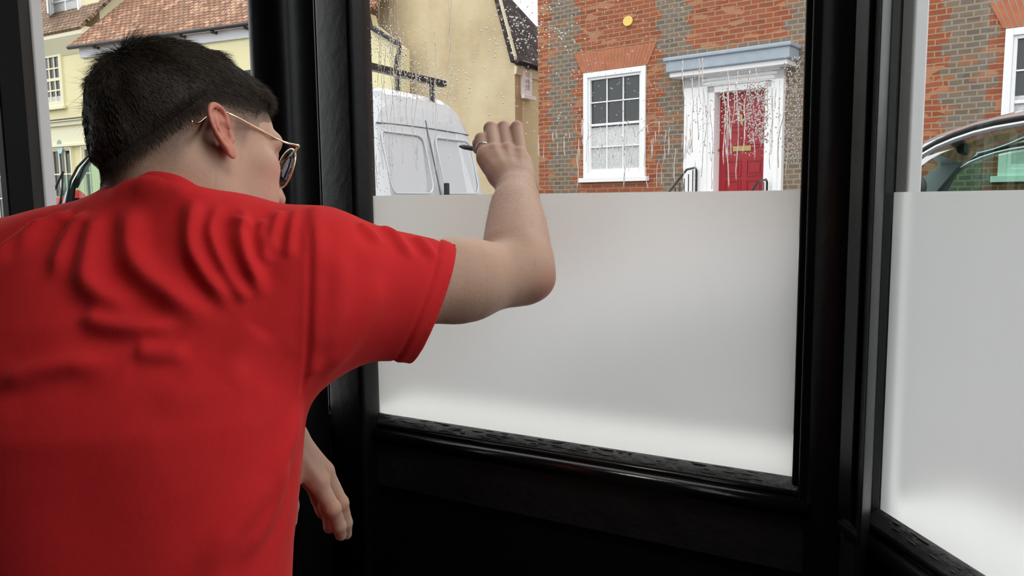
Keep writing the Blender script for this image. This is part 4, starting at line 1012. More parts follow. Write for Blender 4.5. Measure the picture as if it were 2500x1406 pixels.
def hand_r(P):
    wr = [W(1236, 452, 1.236), W(1250, 450, 1.232), W(1263, 450, 1.230), W(1277, 452, 1.232)]
    d = None
    for (k, (pts, rs)), w0 in zip(RF.items(), wr):
        q = rc(P, w0, pts[0], 0.0165, rs[0] + 0.0010); d = q if d is None else smin(d, q, 0.010)
    pm = [W(1222, 410, 1.280), W(1262, 410, 1.278)]
    d = smin(d, rc(P, pm[0], pm[1], 0.0180, 0.0180), 0.012); d = smin(d, rc(P, W(1228, 432, 1.256), W(1268, 432, 1.252), 0.0185, 0.0185), 0.014)
    d = smin(d, rc(P, W(1284, 430, 1.252), W(1283, 398, 1.275), 0.0125, 0.0110), 0.012)
    d = smin(d, rc(P, W(1205, 398, 1.280), W(1186, 376, 1.292), 0.014, 0.012), 0.014)
    for k, (pts, rs) in RF.items():
        d = smin(d, finger(P, pts, rs), 0.0035)
    for (a, b) in ((0, 1), (1, 2), (2, 3)):       # knuckle bumps
        pass
    for k, (pts, rs) in RF.items(): d = smin(d, sph(P, V3(pts[0]) + np.array([0, -0.004, 0.001]), 0.0085), 0.006)
    # extensor tendons
    for (k, (pts, rs)), w0 in zip(RF.items(), wr):
        off = np.array([0, -0.0150, 0.004]); d = smin(d, rc(P, V3(w0) * 0.6 + V3(pts[0]) * 0.4 + off * 1.05, V3(pts[0]) + off * 0.72, 0.0022, 0.0028), 0.005)
    d = smin(d, rc(P, TH[0][0], TH[0][1], 0.016, 0.0135), 0.018)
    return smin(d, finger(P, TH[0], TH[1]), 0.006)
LW = W(690, 1070, 0.905)
LFN = {
 'index': ([W(776, 1178, 0.905), W(812, 1242, 0.905), W(827, 1284, 0.915), W(832, 1306, 0.922)], [0.0110, 0.0096, 0.0088, 0.0072]),
 'middle': ([W(792, 1150, 0.928), W(832, 1228, 0.930), W(844, 1276, 0.938), W(846, 1304, 0.945)], [0.0108, 0.0092, 0.0083, 0.0068]),
 'ring': ([W(780, 1160, 0.950), W(800, 1232, 0.955), W(806, 1268, 0.955), W(804, 1288, 0.950)], [0.011, 0.0098, 0.0088, 0.0076]),
 'little': ([W(757, 1170, 0.962), W(778, 1218, 0.966), W(784, 1240, 0.962), W(786, 1252, 0.958)], [0.0105, 0.009, 0.008, 0.007])}
LTH = ([W(700, 1130, 0.895), W(694, 1190, 0.885), W(706, 1236, 0.885), W(707, 1272, 0.892)], [0.015, 0.0125, 0.0112, 0.0092])
def hand_l(P):
    d = None; wr = [W(705, 1085, 0.905), W(712, 1078, 0.915), W(710, 1075, 0.928), W(700, 1075, 0.938)]
    for (k, (pts, rs)), w0 in zip(LFN.items(), wr):
        q = rc(P, w0, pts[0], 0.0175, rs[0] + 0.0015); d = q if d is None else smin(d, q, 0.016)
        d = smin(d, finger(P, pts, rs), 0.004)
    for k, (pts, rs) in LFN.items():
        d = smin(d, sph(P, pts[1], rs[1] + 0.0003), 0.003)
    for (k, (pts, rs)), w0 in zip(list(LFN.items())[:2], wr):
        off = np.array([0.009, -0.012, 0.004]); d = smin(d, rc(P, V3(w0) * 0.7 + V3(pts[0]) * 0.3 + off, V3(pts[0]) + off * 0.6, 0.0018, 0.0022), 0.006)
    return smin(smin(d, finger(P, LTH[0], LTH[1]), 0.006), rc(P, LTH[0][0], LTH[0][1], 0.016, 0.0125), 0.016)
ELL_ = np.array([-0.50, 0.99, 1.12])
def arm_l(P):
    d = rc(P, W(-60, 700, 0.85), ELL_, 0.048, 0.038)
    return smin(d, smin(rc(P, ELL_, W(560, 1080, 0.95), 0.040, 0.036), rc(P, W(560, 1080, 0.95), LW, 0.036, 0.027), 0.03), 0.02)
ZS = [0.80, 0.95, 1.09, 1.24, 1.335, 1.40, 1.44, 1.47]
TCX = [-0.385, -0.388, -0.395, -0.398, -0.400, -0.402, -0.404, -0.405]
TCY = [0.715, 0.735, 0.765, 0.80, 0.840, 0.862, 0.872, 0.878]
TW = [0.155, 0.154, 0.161, 0.177, 0.192, 0.172, 0.120, 0.08]
TD = [0.110, 0.112, 0.118, 0.125, 0.118, 0.098, 0.070, 0.05]
def torso(P, g=0.0, z0=0.80):
    z = P[:, 2]; cx = np.interp(z, ZS, TCX); cy = np.interp(z, ZS, TCY); w_ = np.interp(z, ZS, TW) + g; d_ = np.interp(z, ZS, TD) + g
    yw = R(7); x = P[:, 0] - cx; y = P[:, 1] - cy; a = x * math.cos(yw) + y * math.sin(yw); b = -x * math.sin(yw) + y * math.cos(yw)
    # flatten the back a little, spine furrow
    f = (np.abs(a / w_) ** 2.3 + np.abs(b / d_) ** 2.3) ** (1 / 2.3) - 1
    f = f * np.minimum(w_, d_)
    return smax(smax(f, z - 1.455, 0.04), z0 - z, 0.02)
def neck(P):
    d = rc(P, hw(0, -0.026, -0.030), W(400, 520, 0.872), 0.054, 0.056)
    d = smin(d, rc(P, hw(0, -0.052, -0.018), W(398, 500, 0.866), 0.034, 0.045), 0.03)
    d = smin(d, rc(P, hw(0, -0.005, -0.06), W(430, 560, 0.90), 0.05, 0.058), 0.03)
    return smin(d, rc(P, hw(0.045, -0.02, -0.03), W(500, 560, 0.90), 0.016, 0.014), 0.03)
def skin(P):
    d = smin(head(P), neck(P), 0.022)
    t = smin(torso(P, -0.035, 0.88), smin(rc(P, W(560, 610, 0.875), W(780, 690, 0.885), 0.035, 0.055), rc(P, W(300, 600, 0.855), W(-50, 695, 0.85), 0.035, 0.045), 0.03), 0.04)
    d = smin(d, t, 0.03)
    return smin(smin(d, smin(arm_r(P), hand_r(P), 0.012), 0.02), smin(arm_l(P), hand_l(P), 0.012), 0.02)
def culled(groups):
    """groups: (fn, lo, hi) evaluated only where the block comes near their box"""
    def fn(P):
        c0 = P.min(0) - 0.03; c1 = P.max(0) + 0.03; out = np.full(len(P), 0.5)
        if len(P) != 17 ** 3:
            return skin(P)
        used = [g[0] for g in groups if (c1 > g[1]).all() and (c0 < g[2]).all()]
        if not used: return out
        d = used[0](P)
        for u in used[1:]: d = smin(d, u(P), 0.02)
        return d
    return fn
def bbox(*pts, m=0.08):
    a = np.array([V3(p) for p in pts]); return a.min(0) - m, a.max(0) + m
def skin_block(P):
    c0 = P.min(0) - 0.02; c1 = P.max(0) + 0.02
    if len(P) != 4913: return skin(P)
    def near(bb): return (c1 > bb[0]).all() and (c0 < bb[1]).all()
    parts = []
    hb = near(BH)
    if hb: parts.append((smin(head(P), neck(P), 0.022), 0.02))
    elif near(BN): parts.append((neck(P), 0.03))
    if near(BT):
        parts.append((smin(torso(P, -0.035, 0.88), smin(rc(P, W(560, 610, 0.875), W(780, 690, 0.885), 0.035, 0.055), rc(P, W(300, 600, 0.855), W(-50, 695, 0.85), 0.035, 0.045), 0.03), 0.04), 0.03))
    if near(BA): parts.append((arm_r(P), 0.02))
    if near(BR): parts.append((hand_r(P), 0.012))
    if near(BL): parts.append((arm_l(P), 0.02))
    if near(BM): parts.append((hand_l(P), 0.012))
    if not parts: return np.full(len(P), 0.3)
    d = parts[0][0]
    for q, k in parts[1:]: d = smin(d, q, k)
    return d
BH = bbox(HC, m=0.165); BN = bbox(W(392, 520, 0.868), W(500, 560, 0.9), HC, m=0.1)
BT = (np.array([-0.72, 0.55, 0.8]), np.array([-0.12, 1.05, 1.52]))
BA = bbox(W(800, 700, 0.885), W(1278, 668, 1.03), W(1312, 700, 1.02), WRR, m=0.08)
BR = bbox(*[p for pts, _ in RF.values() for p in pts], *TH[0], WRR, m=0.05)
BL = bbox(W(-60, 700, 0.85), ELL_, LW, m=0.08); BM = bbox(*[p for pts, _ in LFN.values() for p in pts], *LTH[0], LW, m=0.05)
import time as _t; _t0 = _t.time()
sv, sf = surface_nets(skin_block, (-0.80, 0.50, 0.84), (0.14, 1.45, 1.78), 0.0019)
sv = relax(sv, sf, 1, 0.4)
print('skin', len(sv), round(_t.time() - _t0, 1), 's')
# tone maps of the skin itself: cropped hair on the scalp, redder ears and knuckles, darker elbow
Ls = (sv - HC) @ HA / HSC; inh = (np.linalg.norm(Ls, axis=1) < 0.19)
LF_, LU_ = [-0.12, -0.075, -0.04, -0.02, 0.0, 0.012, 0.02, 0.032, 0.040, 0.052, 0.066, 0.085, 0.1], [-0.080, -0.070, -0.050, -0.012, 0.025, 0.020, -0.010, -0.010, 0.012, 0.045, 0.052, 0.070, 0.075]
def longline(L): return L[:, 2] - np.interp(L[:, 1], [-0.12, -0.08, -0.05, -0.02, 0.0, 0.03, 0.06, 0.085, 0.11], [-0.055, -0.038, -0.004, 0.032, 0.044, 0.050, 0.056, 0.072, 0.082])
def hairline(L): return L[:, 2] - np.interp(L[:, 1], LF_, LU_)
EQ = [ear_coords(Ls, g) for g in (1, -1)]
isear = inh & ((((EQ[0][:, 0] ** 2 / 0.024 ** 2 + EQ[0][:, 1] ** 2 / 0.040 ** 2) < 1) & (EQ[0][:, 2] > -0.0045)) | (((EQ[1][:, 0] ** 2 / 0.024 ** 2 + EQ[1][:, 1] ** 2 / 0.040 ** 2) < 1) & (EQ[1][:, 2] > -0.0045)))
hl = hairline(Ls); tone = np.where(inh & ~isear, np.maximum(0.58 * sstep(-0.010, 0.040, hl), 0.98 * sstep(-0.045, 0.004, longline(Ls)) * (hl > -0.01)), 0)
low = inh & (np.abs(Ls[:, 0]) > 0.02) & (Ls[:, 2] < -0.02) & (Ls[:, 1] > 0.0); beard = np.where(low, 0.13 * sstep(-0.03, -0.07, -(-Ls[:, 2]) * 1.0) if False else 0.12 * sstep(0.02, 0.07, -Ls[:, 2]), 0)
tone = np.maximum(tone, beard)
tone = np.maximum(tone, 0.55 * np.exp(-(np.linalg.norm((sv - V3(W(1306, 458, 1.205))) * np.array([1, .6, .6]), axis=1) / 0.0065) ** 4))
redn = np.where(isear, 0.85, 0.0) + np.where(inh & ~isear, 0.25 * np.exp(-((Ls[:, 1] - 0.07) ** 2 + (Ls[:, 2] + 0.02) ** 2) / 0.0006), 0)
elb = np.linalg.norm(sv - V3(W(1328, 700, 1.02)), axis=1); redn = redn + 0.8 * np.exp(-(elb / 0.024) ** 2); tone = np.maximum(tone, 0.16 * np.exp(-(elb / 0.020) ** 2))
for F_ in (RF, LFN):
    for pts, _ in F_.values():
        for j in (0, 1): redn = redn + 0.35 * np.exp(-(np.linalg.norm(sv - V3(pts[j]), axis=1) / 0.014) ** 2)
def skin_mat():
    t = NT('skin'); at = t.new('Attribute'); at.attribute_name = 'tone'; sp = t.new('SeparateColor'); t.link(at.outputs['Color'], sp.inputs[0])
    co = t.coord(); n1 = t.noise(co, 22, 4); n2 = t.noise(co, 260, 3)
    c = t.mix(n1, (0.53, 0.325, 0.235), (0.64, 0.425, 0.325))
    c = t.mix(t.math('MULTIPLY', sp.outputs[1], 0.85), c, (0.62, 0.20, 0.145))
    c = t.mix(t.math('MULTIPLY', t.math('GREATER_THAN', t.noise(co, 90, 2), 0.66), 0.15), c, (0.42, 0.20, 0.14))
    st = t.math('MINIMUM', 1.0, t.math('MULTIPLY', sp.outputs[0], t.math('ADD', 0.72, t.math('MULTIPLY', t.noise(co, 900, 2), 0.55))))
    c = t.mix(st, c, (0.022, 0.016, 0.012))
    bp = t.bump(n2, 0.25, 0.0012); b2 = t.bump(t.noise(t.mapping(co, (1, 1, 2.2)), 70, 5), 0.10, 0.003, bp)
    p = t.principled(c, 0.52, 0, 0.35, b2); p.inputs['Subsurface Weight'].default_value = 0.18
    p.inputs['Subsurface Radius'].default_value = (1.0, 0.35, 0.2); p.inputs['Subsurface Scale'].default_value = 0.006
    return t.m
M['skin'] = skin_mat()
person = np_mesh('person', sv, sf, M['skin'])
ca = person.data.color_attributes.new('tone', 'FLOAT_COLOR', 'POINT')
ca.data.foreach_set('color', np.stack([tone, np.clip(redn, 0, 1), np.zeros_like(tone), np.ones_like(tone)], 1).astype(np.float32).ravel())
tag(person, 'person in a red T-shirt and gold-rimmed sunglasses leaning in to mark the window', 'person')
# ------------------------------------------------------------------ red T-shirt
HEM_T = W(1106, 596, 0.957); HEM_B = W(990, 880, 0.955); HEM_N = np.array([0.885, 0.22, -0.385]); HEM_N /= np.linalg.norm(HEM_N)
HEM_P = V3((HEM_T + HEM_B) / 2)
LEL = V3(ELL_)
NK = [V3(W(a[0], a[1] + 7, a[2] - 0.001)) for a in ((298, 478, .862), (296, 470, .838), (326, 455, .817), (360, 447, .808), (392, 448, .807), (432, 459, .809), (478, 484, .817), (530, 508, .834), (575, 528, .858))]
NO = [np.array(v) for v in ((-.012, .0, -.045), (-.010, -.004, -.045), (-.006, .010, -.045), (0, .016, -.048), (.002, .018, -.048), (.006, .016, -.046), (.010, .014, -.044), (.012, .010, -.040), (.012, .005, -.04))]
def shirt(P):
    d = torso(P, 0.0, 0.82)
    sh = smin(rc(P, W(545, 606, 0.865), W(752, 672, 0.868), 0.034, 0.072), rc(P, W(600, 700, 0.855), W(735, 750, 0.865), 0.08, 0.080), 0.05)
    d = smin(d, sh, 0.05)
    ls = smin(rc(P, W(290, 612, 0.850), W(100, 672, 0.845), 0.028, 0.048), rc(P, W(100, 668, 0.845), W(-70, 745, 0.845), 0.048, 0.064), 0.03)
    d = smin(d, ls, 0.045)
    d = smin(d, etube(P, W(-70, 715, 0.85), V3(W(-70, 715, 0.85)) * 0.42 + LEL * 0.58, (1, 0, 0), (0.075, 0.072), (0.078, 0.075)), 0.04)
    # raised sleeve
    d = smin(d, etube(P, W(775, 702, 0.872), W(1180, 748, 0.985), (0.06, 0, 1), (0.083, 0.0705), (0.070, 0.058)), 0.03)
    # neckline: cloth rises round the neck
    dn = None
    for i in range(len(NK) - 1):
        q = rc(P, NK[i], NK[i + 1], 0.010, 0.010); q2 = rc(P, NK[i] + NO[i], NK[i + 1] + NO[i + 1], 0.030, 0.030); q = smin(q, q2, 0.035); dn = q if dn is None else smin(dn, q, 0.008)
    d = smin(d, dn, 0.035)
    # front of the shirt hanging forward
    d = smin(d, etube(P, W(560, 930, 0.90), W(500, 1500, 0.84), (1, 0, 0), (0.048, 0.052), (0.05, 0.06)), 0.05)
    # slack cloth over the shoulder blade
    return d
_t0 = _t.time()
hv, hf = surface_nets(shirt, (-0.86, 0.50, 0.78), (0.12, 1.16, 1.56), 0.0034)
hv = relax(hv, hf, 9, 0.5)
# open the sleeves and the hem
side = (hv - HEM_P) @ HEM_N
ln = LEL - V3(W(-70, 715, 0.85)); Lln = np.linalg.norm(ln); ln /= Lln
lside = (hv - (V3(W(-70, 715, 0.85)) + ln * Lln * 0.52)) @ ln; lmask = (np.linalg.norm(hv - (V3(W(-70, 715, 0.85)) + ln * Lln * 0.56), axis=1) < 0.16) & (hv[:, 1] > 0.86) | (np.linalg.norm(hv - (V3(W(-70, 715, 0.85)) + ln * Lln * 0.6), axis=1) < 0.09)
gone = (side > 0.004) & (hv[:, 0] > -0.22)
gone |= hv[:, 2] < 0.835
gone |= (lside > 0) & lmask & (hv[:, 0] < -0.42)
# snap the sleeve edge to the hem plane
rim = (side > -0.004) & (side <= 0.004) & (hv[:, 0] > -0.22); hv = np.where(rim[:, None], hv - side[:, None] * HEM_N, hv)
keep = ~gone[hf].any(1); hf = hf[keep]; used = np.unique(hf); mp = -np.ones(len(hv), int); mp[used] = np.arange(len(used)); hv = hv[used]; hf = mp[hf]
n_ = vnormals(hv, hf)
bvh = BVHTree.FromPolygons([Vector(p) for p in hv], [tuple(int(i) for i in q) for q in hf])
def cast(px, py):
    r = bvh.ray_cast(Vector((0, 0, EYE)), ray(px, py).normalized()); return r[0]
def fold(pts, A, w_, n=5):
    P3 = [cast(*p) for p in pts]; P3 = [p for p in P3 if p is not None]
    if len(P3) < 2: return np.zeros(len(hv))
    cr = catmull(P3, n) if len(P3) > 2 else P3
    lo = np.min([V3(p) for p in cr], 0) - 4 * w_; hi = np.max([V3(p) for p in cr], 0) + 4 * w_
    m_ = ((hv > lo) & (hv < hi)).all(1); o = np.zeros(len(hv))
    if not m_.any(): return o
    d, t = polydist(hv[m_], cr); prof = np.exp(-(d / w_) ** 2) - 0.42 * np.exp(-(d / (2.1 * w_)) ** 2)
    env = sstep(0, 0.22, t) * sstep(0, 0.30, 1 - t) if A > 0 else sstep(0, 0.12, t) * sstep(0, 0.12, 1 - t)
    o[m_] = A * prof * env; return o
side2 = (hv - HEM_P) @ HEM_N
base_hv = hv.copy()
disp = np.zeros(len(hv))
FOLDS = [
 ([(322, 492), (316, 549), (317, 609), (345, 662), (400, 706), (470, 752), (550, 775)], .010, .015),
 ([(492, 484), (470, 529), (468, 599), (498, 664), (542, 718), (580, 755)], .0095, .010),
 ([(545, 494), (517, 545), (520, 589), (552, 659), (592, 718), (612, 740)], .0075, .008),
 ([(607, 524), (590, 564), (600, 624), (622, 679), (640, 735)], .0085, .009),
 ([(648, 527), (636, 564), (642, 612), (652, 650)], .006, .007),
 ([(694, 512), (674, 544), (665, 589), (668, 630)], .007, .008),
 ([(728, 505), (712, 550), (706, 600), (704, 640)], .005, .007),
 ([(250, 500), (228, 560), (216, 620), (212, 675), (236, 712), (290, 738), (352, 752)], .010, .014),
 ([(196, 755), (235, 785), (300, 798), (380, 798), (455, 788)], .007, .011),
 ([(-20, 945), (60, 915), (130, 896), (199, 888), (300, 892)], .0065, .013),
 ([(320, 850), (390, 862), (470, 858)], .005, .011),
 ([(180, 518), (130, 538), (80, 572), (25, 625)], .007, .009),
 ([(226, 520), (185, 545), (160, 590), (142, 640), (134, 700)], .007, .010),
 ([(120, 535), (70, 560), (20, 600), (-30, 660)], .006, .009),
 ([(752, 968), (700, 1090), (620, 1230), (540, 1330), (470, 1440)], .006, .016),
 ([(700, 1120), (660, 1250), (560, 1400)], .005, .012),
 ([(775, 930), (850, 840), (905, 740), (930, 660)], .0045, .018),
 ([(770, 880), (815, 780), (830, 680), (820, 600)], .004, .016),
 ([(920, 552), (955, 566), (985, 600), (1010, 640)], .0045, .009),
 ([(868, 545), (900, 566), (925, 600)], .005, .010),
 ([(1010, 575), (1040, 600), (1060, 640)], .004, .009),
 ([(620, 905), (500, 960), (350, 985)], .003, .02),
 ([(640, 800), (600, 860), (560, 950)], .003, .02),
 ([(560, 520), (600, 545), (585, 500)], .003, .007)]
for pts, A, w_ in FOLDS: disp += fold(pts, A * 1.8, w_)
# armhole seam
disp += fold([(752, 505), (757, 580), (757, 660), (755, 760), (750, 860), (742, 930), (736, 972)], -0.0032, 0.0032, 8)
disp += 0.0035 * np.exp(-((polydist(hv, [p for p in [cast(*q) for q in [(768, 512), (774, 600), (774, 700), (770, 800), (764, 900)]] if p])[0]) / 0.009) ** 2)
# broad softness of hanging cloth
ph = hv @ np.array([9.0, 4.0, 21.0]); disp += 0.0012 * np.sin(ph + 2 * np.sin(hv[:, 0] * 17)) * (1 - sstep(1.15, 1.32, hv[:, 2]))
# turned hem and its stitch line on the sleeve
onsl = (hv[:, 0] > -0.24)
disp += np.where(onsl, 0.0016 * sstep(-0.021, -0.016, side2), 0) - np.where(onsl, 0.0018 * np.exp(-((side2 + 0.0195) / 0.0026) ** 2), 0)
hv = hv + n_ * disp[:, None]
def cloth_mat():
    t = NT('red_cotton_jersey'); co = t.coord(); n = t.noise(co, 30, 5); f = t.noise(t.mapping(co, (1, 1, 0.5)), 1100, 2)
    c = t.mix(n, (0.56, 0.013, 0.020), (0.68, 0.022, 0.028)); c = t.mix(t.math('MULTIPLY', f, 0.35), c, (0.80, 0.07, 0.06))
    bp = t.bump(f, 0.35, 0.0006); b2 = t.bump(t.noise(co, 55, 4), 0.12, 0.004, bp)
    p = t.principled(c, 0.92, 0, 0.12, b2); p.inputs['Sheen Weight'].default_value = 0.35; p.inputs['Sheen Roughness'].default_value = 0.4; p.inputs['Sheen Tint'].default_value = (1, 0.25, 0.22, 1)
    return t.m
M['cloth'] = cloth_mat()
tee = np_mesh('t_shirt', hv, hf, M['cloth'], person); tee['label'] = 'plain red short-sleeved T-shirt'
so = tee.modifiers.new('solid', 'SOLIDIFY'); so.thickness = 0.0022; so.offset = -1
print('shirt', len(hv), round(_t.time() - _t0, 1), 's')
# ribbed collar: a band lying round the neck
def ring_pts():
    q = [(289, 462, .832), (318, 444, .818), (350, 433, .810), (385, 430, .806), (430, 440, .806), (478, 466, .812), (530, 492, .824), (575, 515, .845), (606, 535, .880), (600, 575, .925), (520, 590, .950), (420, 585, .950), (340, 555, .925), (295, 505, .88)]
    P_ = [V3(W(a[0], a[1] + 13, a[2])) for a in q]; n = len(P_); out = []
    for i in range(n):
        p0, p1, p2, p3 = P_[i - 1], P_[i], P_[(i + 1) % n], P_[(i + 2) % n]
        for k in range(16):
            t = k / 16; out.append(0.5 * ((2 * p1) + (-p0 + p2) * t + (2 * p0 - 5 * p1 + 4 * p2 - p3) * t * t + (-p0 + 3 * p1 - 3 * p2 + p3) * t ** 3))
    return out
rp_ = ring_pts(); cenr = np.mean(rp_, 0); vs = []; fs = []; n = len(rp_)
bandup = V3(hw(0, 0, 0.0)) - cenr; bandup /= np.linalg.norm(bandup)
prof = [(0.001, 0.0105), (0.0030, 0.0100), (0.0052, 0.004), (0.0068, -0.004), (0.0066, -0.0075), (0.0058, -0.0085), (0.002, -0.008), (0.000, 0.0)]
for i, p in enumerate(rp_):
    tn = rp_[(i + 1) % n] - rp_[i - 1]; tn /= np.linalg.norm(tn); out = np.cross(tn, bandup); out /= np.linalg.norm(out)
    if out @ (p - cenr) < 0: out = -out
    up = np.cross(out, tn); up = up if up @ bandup > 0 else -up
    rib = 0.0009 if i % 2 else 0.0
    for (o_, u_) in prof: vs.append(p + out * (o_ + rib) + up * u_)
K = len(prof)
for i in range(n):
    for k in range(K): fs.append((i * K + k, i * K + (k + 1) % K, ((i + 1) % n) * K + (k + 1) % K, ((i + 1) % n) * K + k))
m = MB(); m.add(vs, fs); m.build('collar', M['cloth'], tee, smooth=True)
# ------------------------------------------------------------------ trousers and shoes (below the frame)
def trousers(P):
    d = ell(P, (-0.388, 0.725, 0.90), (0.150, 0.098, 0.11))
    for hx, kx, fx, s in ((-0.475, -0.49, -0.50, 0), (-0.305, -0.29, -0.28, 0)):
        d = smin(d, smin(rc(P, (hx, 0.725, 0.86), (kx, 0.74, 0.48), 0.083, 0.062), rc(P, (kx, 0.74, 0.48), (fx, 0.71, 0.09), 0.062, 0.052), 0.03), 0.03)
    return smax(d, 0.07 - P[:, 2], 0.008)
tv, tf = surface_nets(trousers, (-0.66, 0.55, 0.02), (-0.1, 0.92, 1.06), 0.008)
M['denim'] = simple('dark_trousers', (0.03, 0.034, 0.045), 0.85, bump=0.3, bscale=300, bdist=0.001)
np_mesh('trousers', tv, tf, M['denim'], person)
for fx in (-0.50, -0.28):
    def shoe(P, fx=fx):
        d = smin(ell(P, (fx, 0.74, 0.05), (0.048, 0.10, 0.05)), ell(P, (fx, 0.83, 0.035), (0.046, 0.075, 0.035)), 0.03)
        d = smin(d, rc(P, (fx, 0.71, 0.05), (fx, 0.71, 0.10), 0.042, 0.042), 0.02); return smax(d, 0.002 - P[:, 2], 0.004)
    a, b = surface_nets(shoe, (fx - 0.08, 0.6, -0.02), (fx + 0.08, 0.95, 0.18), 0.006); np_mesh('shoe', a, b, M['darkplastic'], person)
# ------------------------------------------------------------------ hair
def thick(L):
    hL = longline(L); th = -0.003 + 0.0115 * sstep(-0.004, 0.026, hL)
    th = th + 0.0030 * sstep(0.03, 0.085, L[:, 1]) * sstep(0.0, 0.018, hL)
    th = th + 0.003 * sstep(0.06, 0.12, L[:, 2]) * (th > 0); return th
def hairshell(P):
    L = (P - HC) @ HA / HSC; th = thick(L)
    lump = 0.0016 * np.sin(L[:, 0] * 150 + 3 * np.sin(L[:, 1] * 60)) * np.sin(L[:, 1] * 45 + L[:, 2] * 70)
    return smin(cranium(L) * HSC, neck(P), 0.022) - (th + np.where(th > 0.004, lump, 0)) * HSC
b0_, b1_ = bbox(HC, m=0.16)
kv, kf = surface_nets(hairshell, b0_, b1_, 0.0026); kv = relax(kv, kf, 1, 0.5)
def hair_mat(name, c1, c2, rough=0.42):
    t = NT(name); co = t.coord(); c = t.mix(t.noise(co, 180, 3), c1, c2)
    t.principled(c, rough, 0, 0.35, t.bump(t.noise(co, 420, 3), 0.5, 0.002)); return t.m
M['hair'] = hair_mat('dark_brown_hair', (0.012, 0.009, 0.007), (0.026, 0.019, 0.014), 0.6)
M['hair_strand'] = hair_mat('brown_hair_strands', (0.028, 0.021, 0.015), (0.095, 0.068, 0.047), 0.45)
M['hair_fine'] = hair_mat('clipped_hair', (0.05, 0.035, 0.026), (0.10, 0.07, 0.05), 0.6)
hair = np_mesh('hair', kv, kf, M['hair'], person); hair['label'] = 'short dark brown hair with faded sides'
kn = vnormals(kv, kf); KL = (kv - HC) @ HA / HSC; kh = hairline(KL); kL_ = longline(KL)
vis = (np.abs(np.linalg.norm(kv - HC, axis=1)) > 0.05)
# only vertices that stand clear of the scalp
KT = thick(KL); out_ = KT > 0.002
def strands(idx, length, dirs, r0, segs=4, curl=0.25, name='hair_strands', mat=None, lift=0.0):
    nS = len(idx); P0 = kv[idx] if isinstance(idx, np.ndarray) and idx.dtype.kind == 'i' else idx
    P0 = P0 + rng.normal(size=P0.shape) * 0.0007
    D = dirs / np.linalg.norm(dirs, axis=1)[:, None]; G = np.array([0, 0, -1.0]); A_ = np.cross(D, rng.normal(size=D.shape)); A_ /= np.linalg.norm(A_, axis=1)[:, None]; B_ = np.cross(D, A_)
    V_ = np.zeros((nS, segs + 1, 3, 3)); p = P0.copy(); d = D.copy(); bend = rng.normal(size=D.shape) * curl
    for s in range(segs + 1):
        r = r0 * (1 - s / segs * 0.85)
        for k in range(3):
            q = 2 * PI * k / 3; V_[:, s, k] = p + (A_ * math.cos(q) + B_ * math.sin(q)) * r
        d = d + bend / segs + G * 0.12 / segs; d /= np.linalg.norm(d, axis=1)[:, None]; p = p + d * (length / segs)[:, None]
    V_ = V_.reshape(-1, 3); base = np.arange(nS)[:, None] * (segs + 1) * 3; F_ = []
    for s in range(segs):
        for k in range(3):
            a = base + s * 3 + k; b = base + s * 3 + (k + 1) % 3; F_.append(np.concatenate([a, b, b + 3, a + 3], 1))
    o = np_mesh(name, V_, np.concatenate(F_), mat or M['hair_strand'], person if name == 'arm_hair' else hair); o['kind'] = 'stuff'; return o
def flow(L, nrm):
    """combing direction in head space: forwards and to the sides from the crown"""
    cr = np.array([0.0, -0.080, 0.100]); v = L - cr; fl = v @ np.diag([0.9, 1.0, 0.8]); fl = fl / np.maximum(np.linalg.norm(fl, axis=1), 1e-6)[:, None] + np.array([0, 0.35, 0])
    fw = fl @ HA.T; fw = fw - nrm * (fw * nrm).sum(1)[:, None]; return fw / np.maximum(np.linalg.norm(fw, axis=1), 1e-6)[:, None]
clump = lambda L: np.stack([np.sin(L[:, 0] * 130 + 9 * L[:, 2] * 10) + np.sin(L[:, 1] * 95 + L[:, 0] * 60), np.sin(L[:, 1] * 120 + L[:, 2] * 80), np.sin(L[:, 2] * 140 + L[:, 0] * 70)], 1) @ HA.T
cand = np.where((KT > 0.0003) & (kL_ > -0.002))[0]; w_ = np.where(KL[cand, 2] > 0.05, 2.0, 1.0); idx = rng.choice(cand, 24000, p=w_ / w_.sum())
fl = flow(KL[idx], kn[idx]); topw = sstep(0.045, 0.10, KL[idx, 2]); crown = np.exp(-np.linalg.norm(KL[idx] - np.array([0, -0.085, 0.088]), axis=1) ** 2 / 0.0012)
dirs = fl * 1.0 + kn[idx] * (0.03 + 0.40 * crown)[:, None] + rng.normal(size=fl.shape) * 0.05 + 0.07 * clump(KL[idx])
ln_ = (0.006 + 0.016 * topw + 0.006 * crown) * rng.uniform(0.6, 1.25, len(idx))
strands(idx, ln_, dirs, 0.00030, 4, 0.12)
# fringe: longer locks lying over the forehead
fr_ = np.where((KT > 0.003) & (KL[:, 1] > 0.055) & (KL[:, 2] > 0.070))[0]; idx = rng.choice(fr_, 4500)
dirs = flow(KL[idx], kn[idx]) + (HA @ np.array([0, 0.25, -0.45])) + kn[idx] * 0.05 + rng.normal(size=(len(idx), 3)) * 0.05 + 0.10 * clump(KL[idx])
strands(idx, 0.018 * rng.uniform(0.6, 1.15, len(idx)), dirs, 0.00034, 5, 0.12, 'fringe_strands')
# flyaway hairs at the crown and back
cb = np.where((KT > 0.003) & (KL[:, 1] < -0.04) & (kL_ > 0.02) & (KL[:, 2] > 0.03))[0]; idx = rng.choice(cb, 700)
dirs = kn[idx] * 0.7 + flow(KL[idx], kn[idx]) * 0.6 + rng.normal(size=(len(idx), 3)) * 0.25
strands(idx, 0.015 * rng.uniform(0.4, 1.8, len(idx)), dirs, 0.00013, 5, 0.8, 'flyaway_strands')
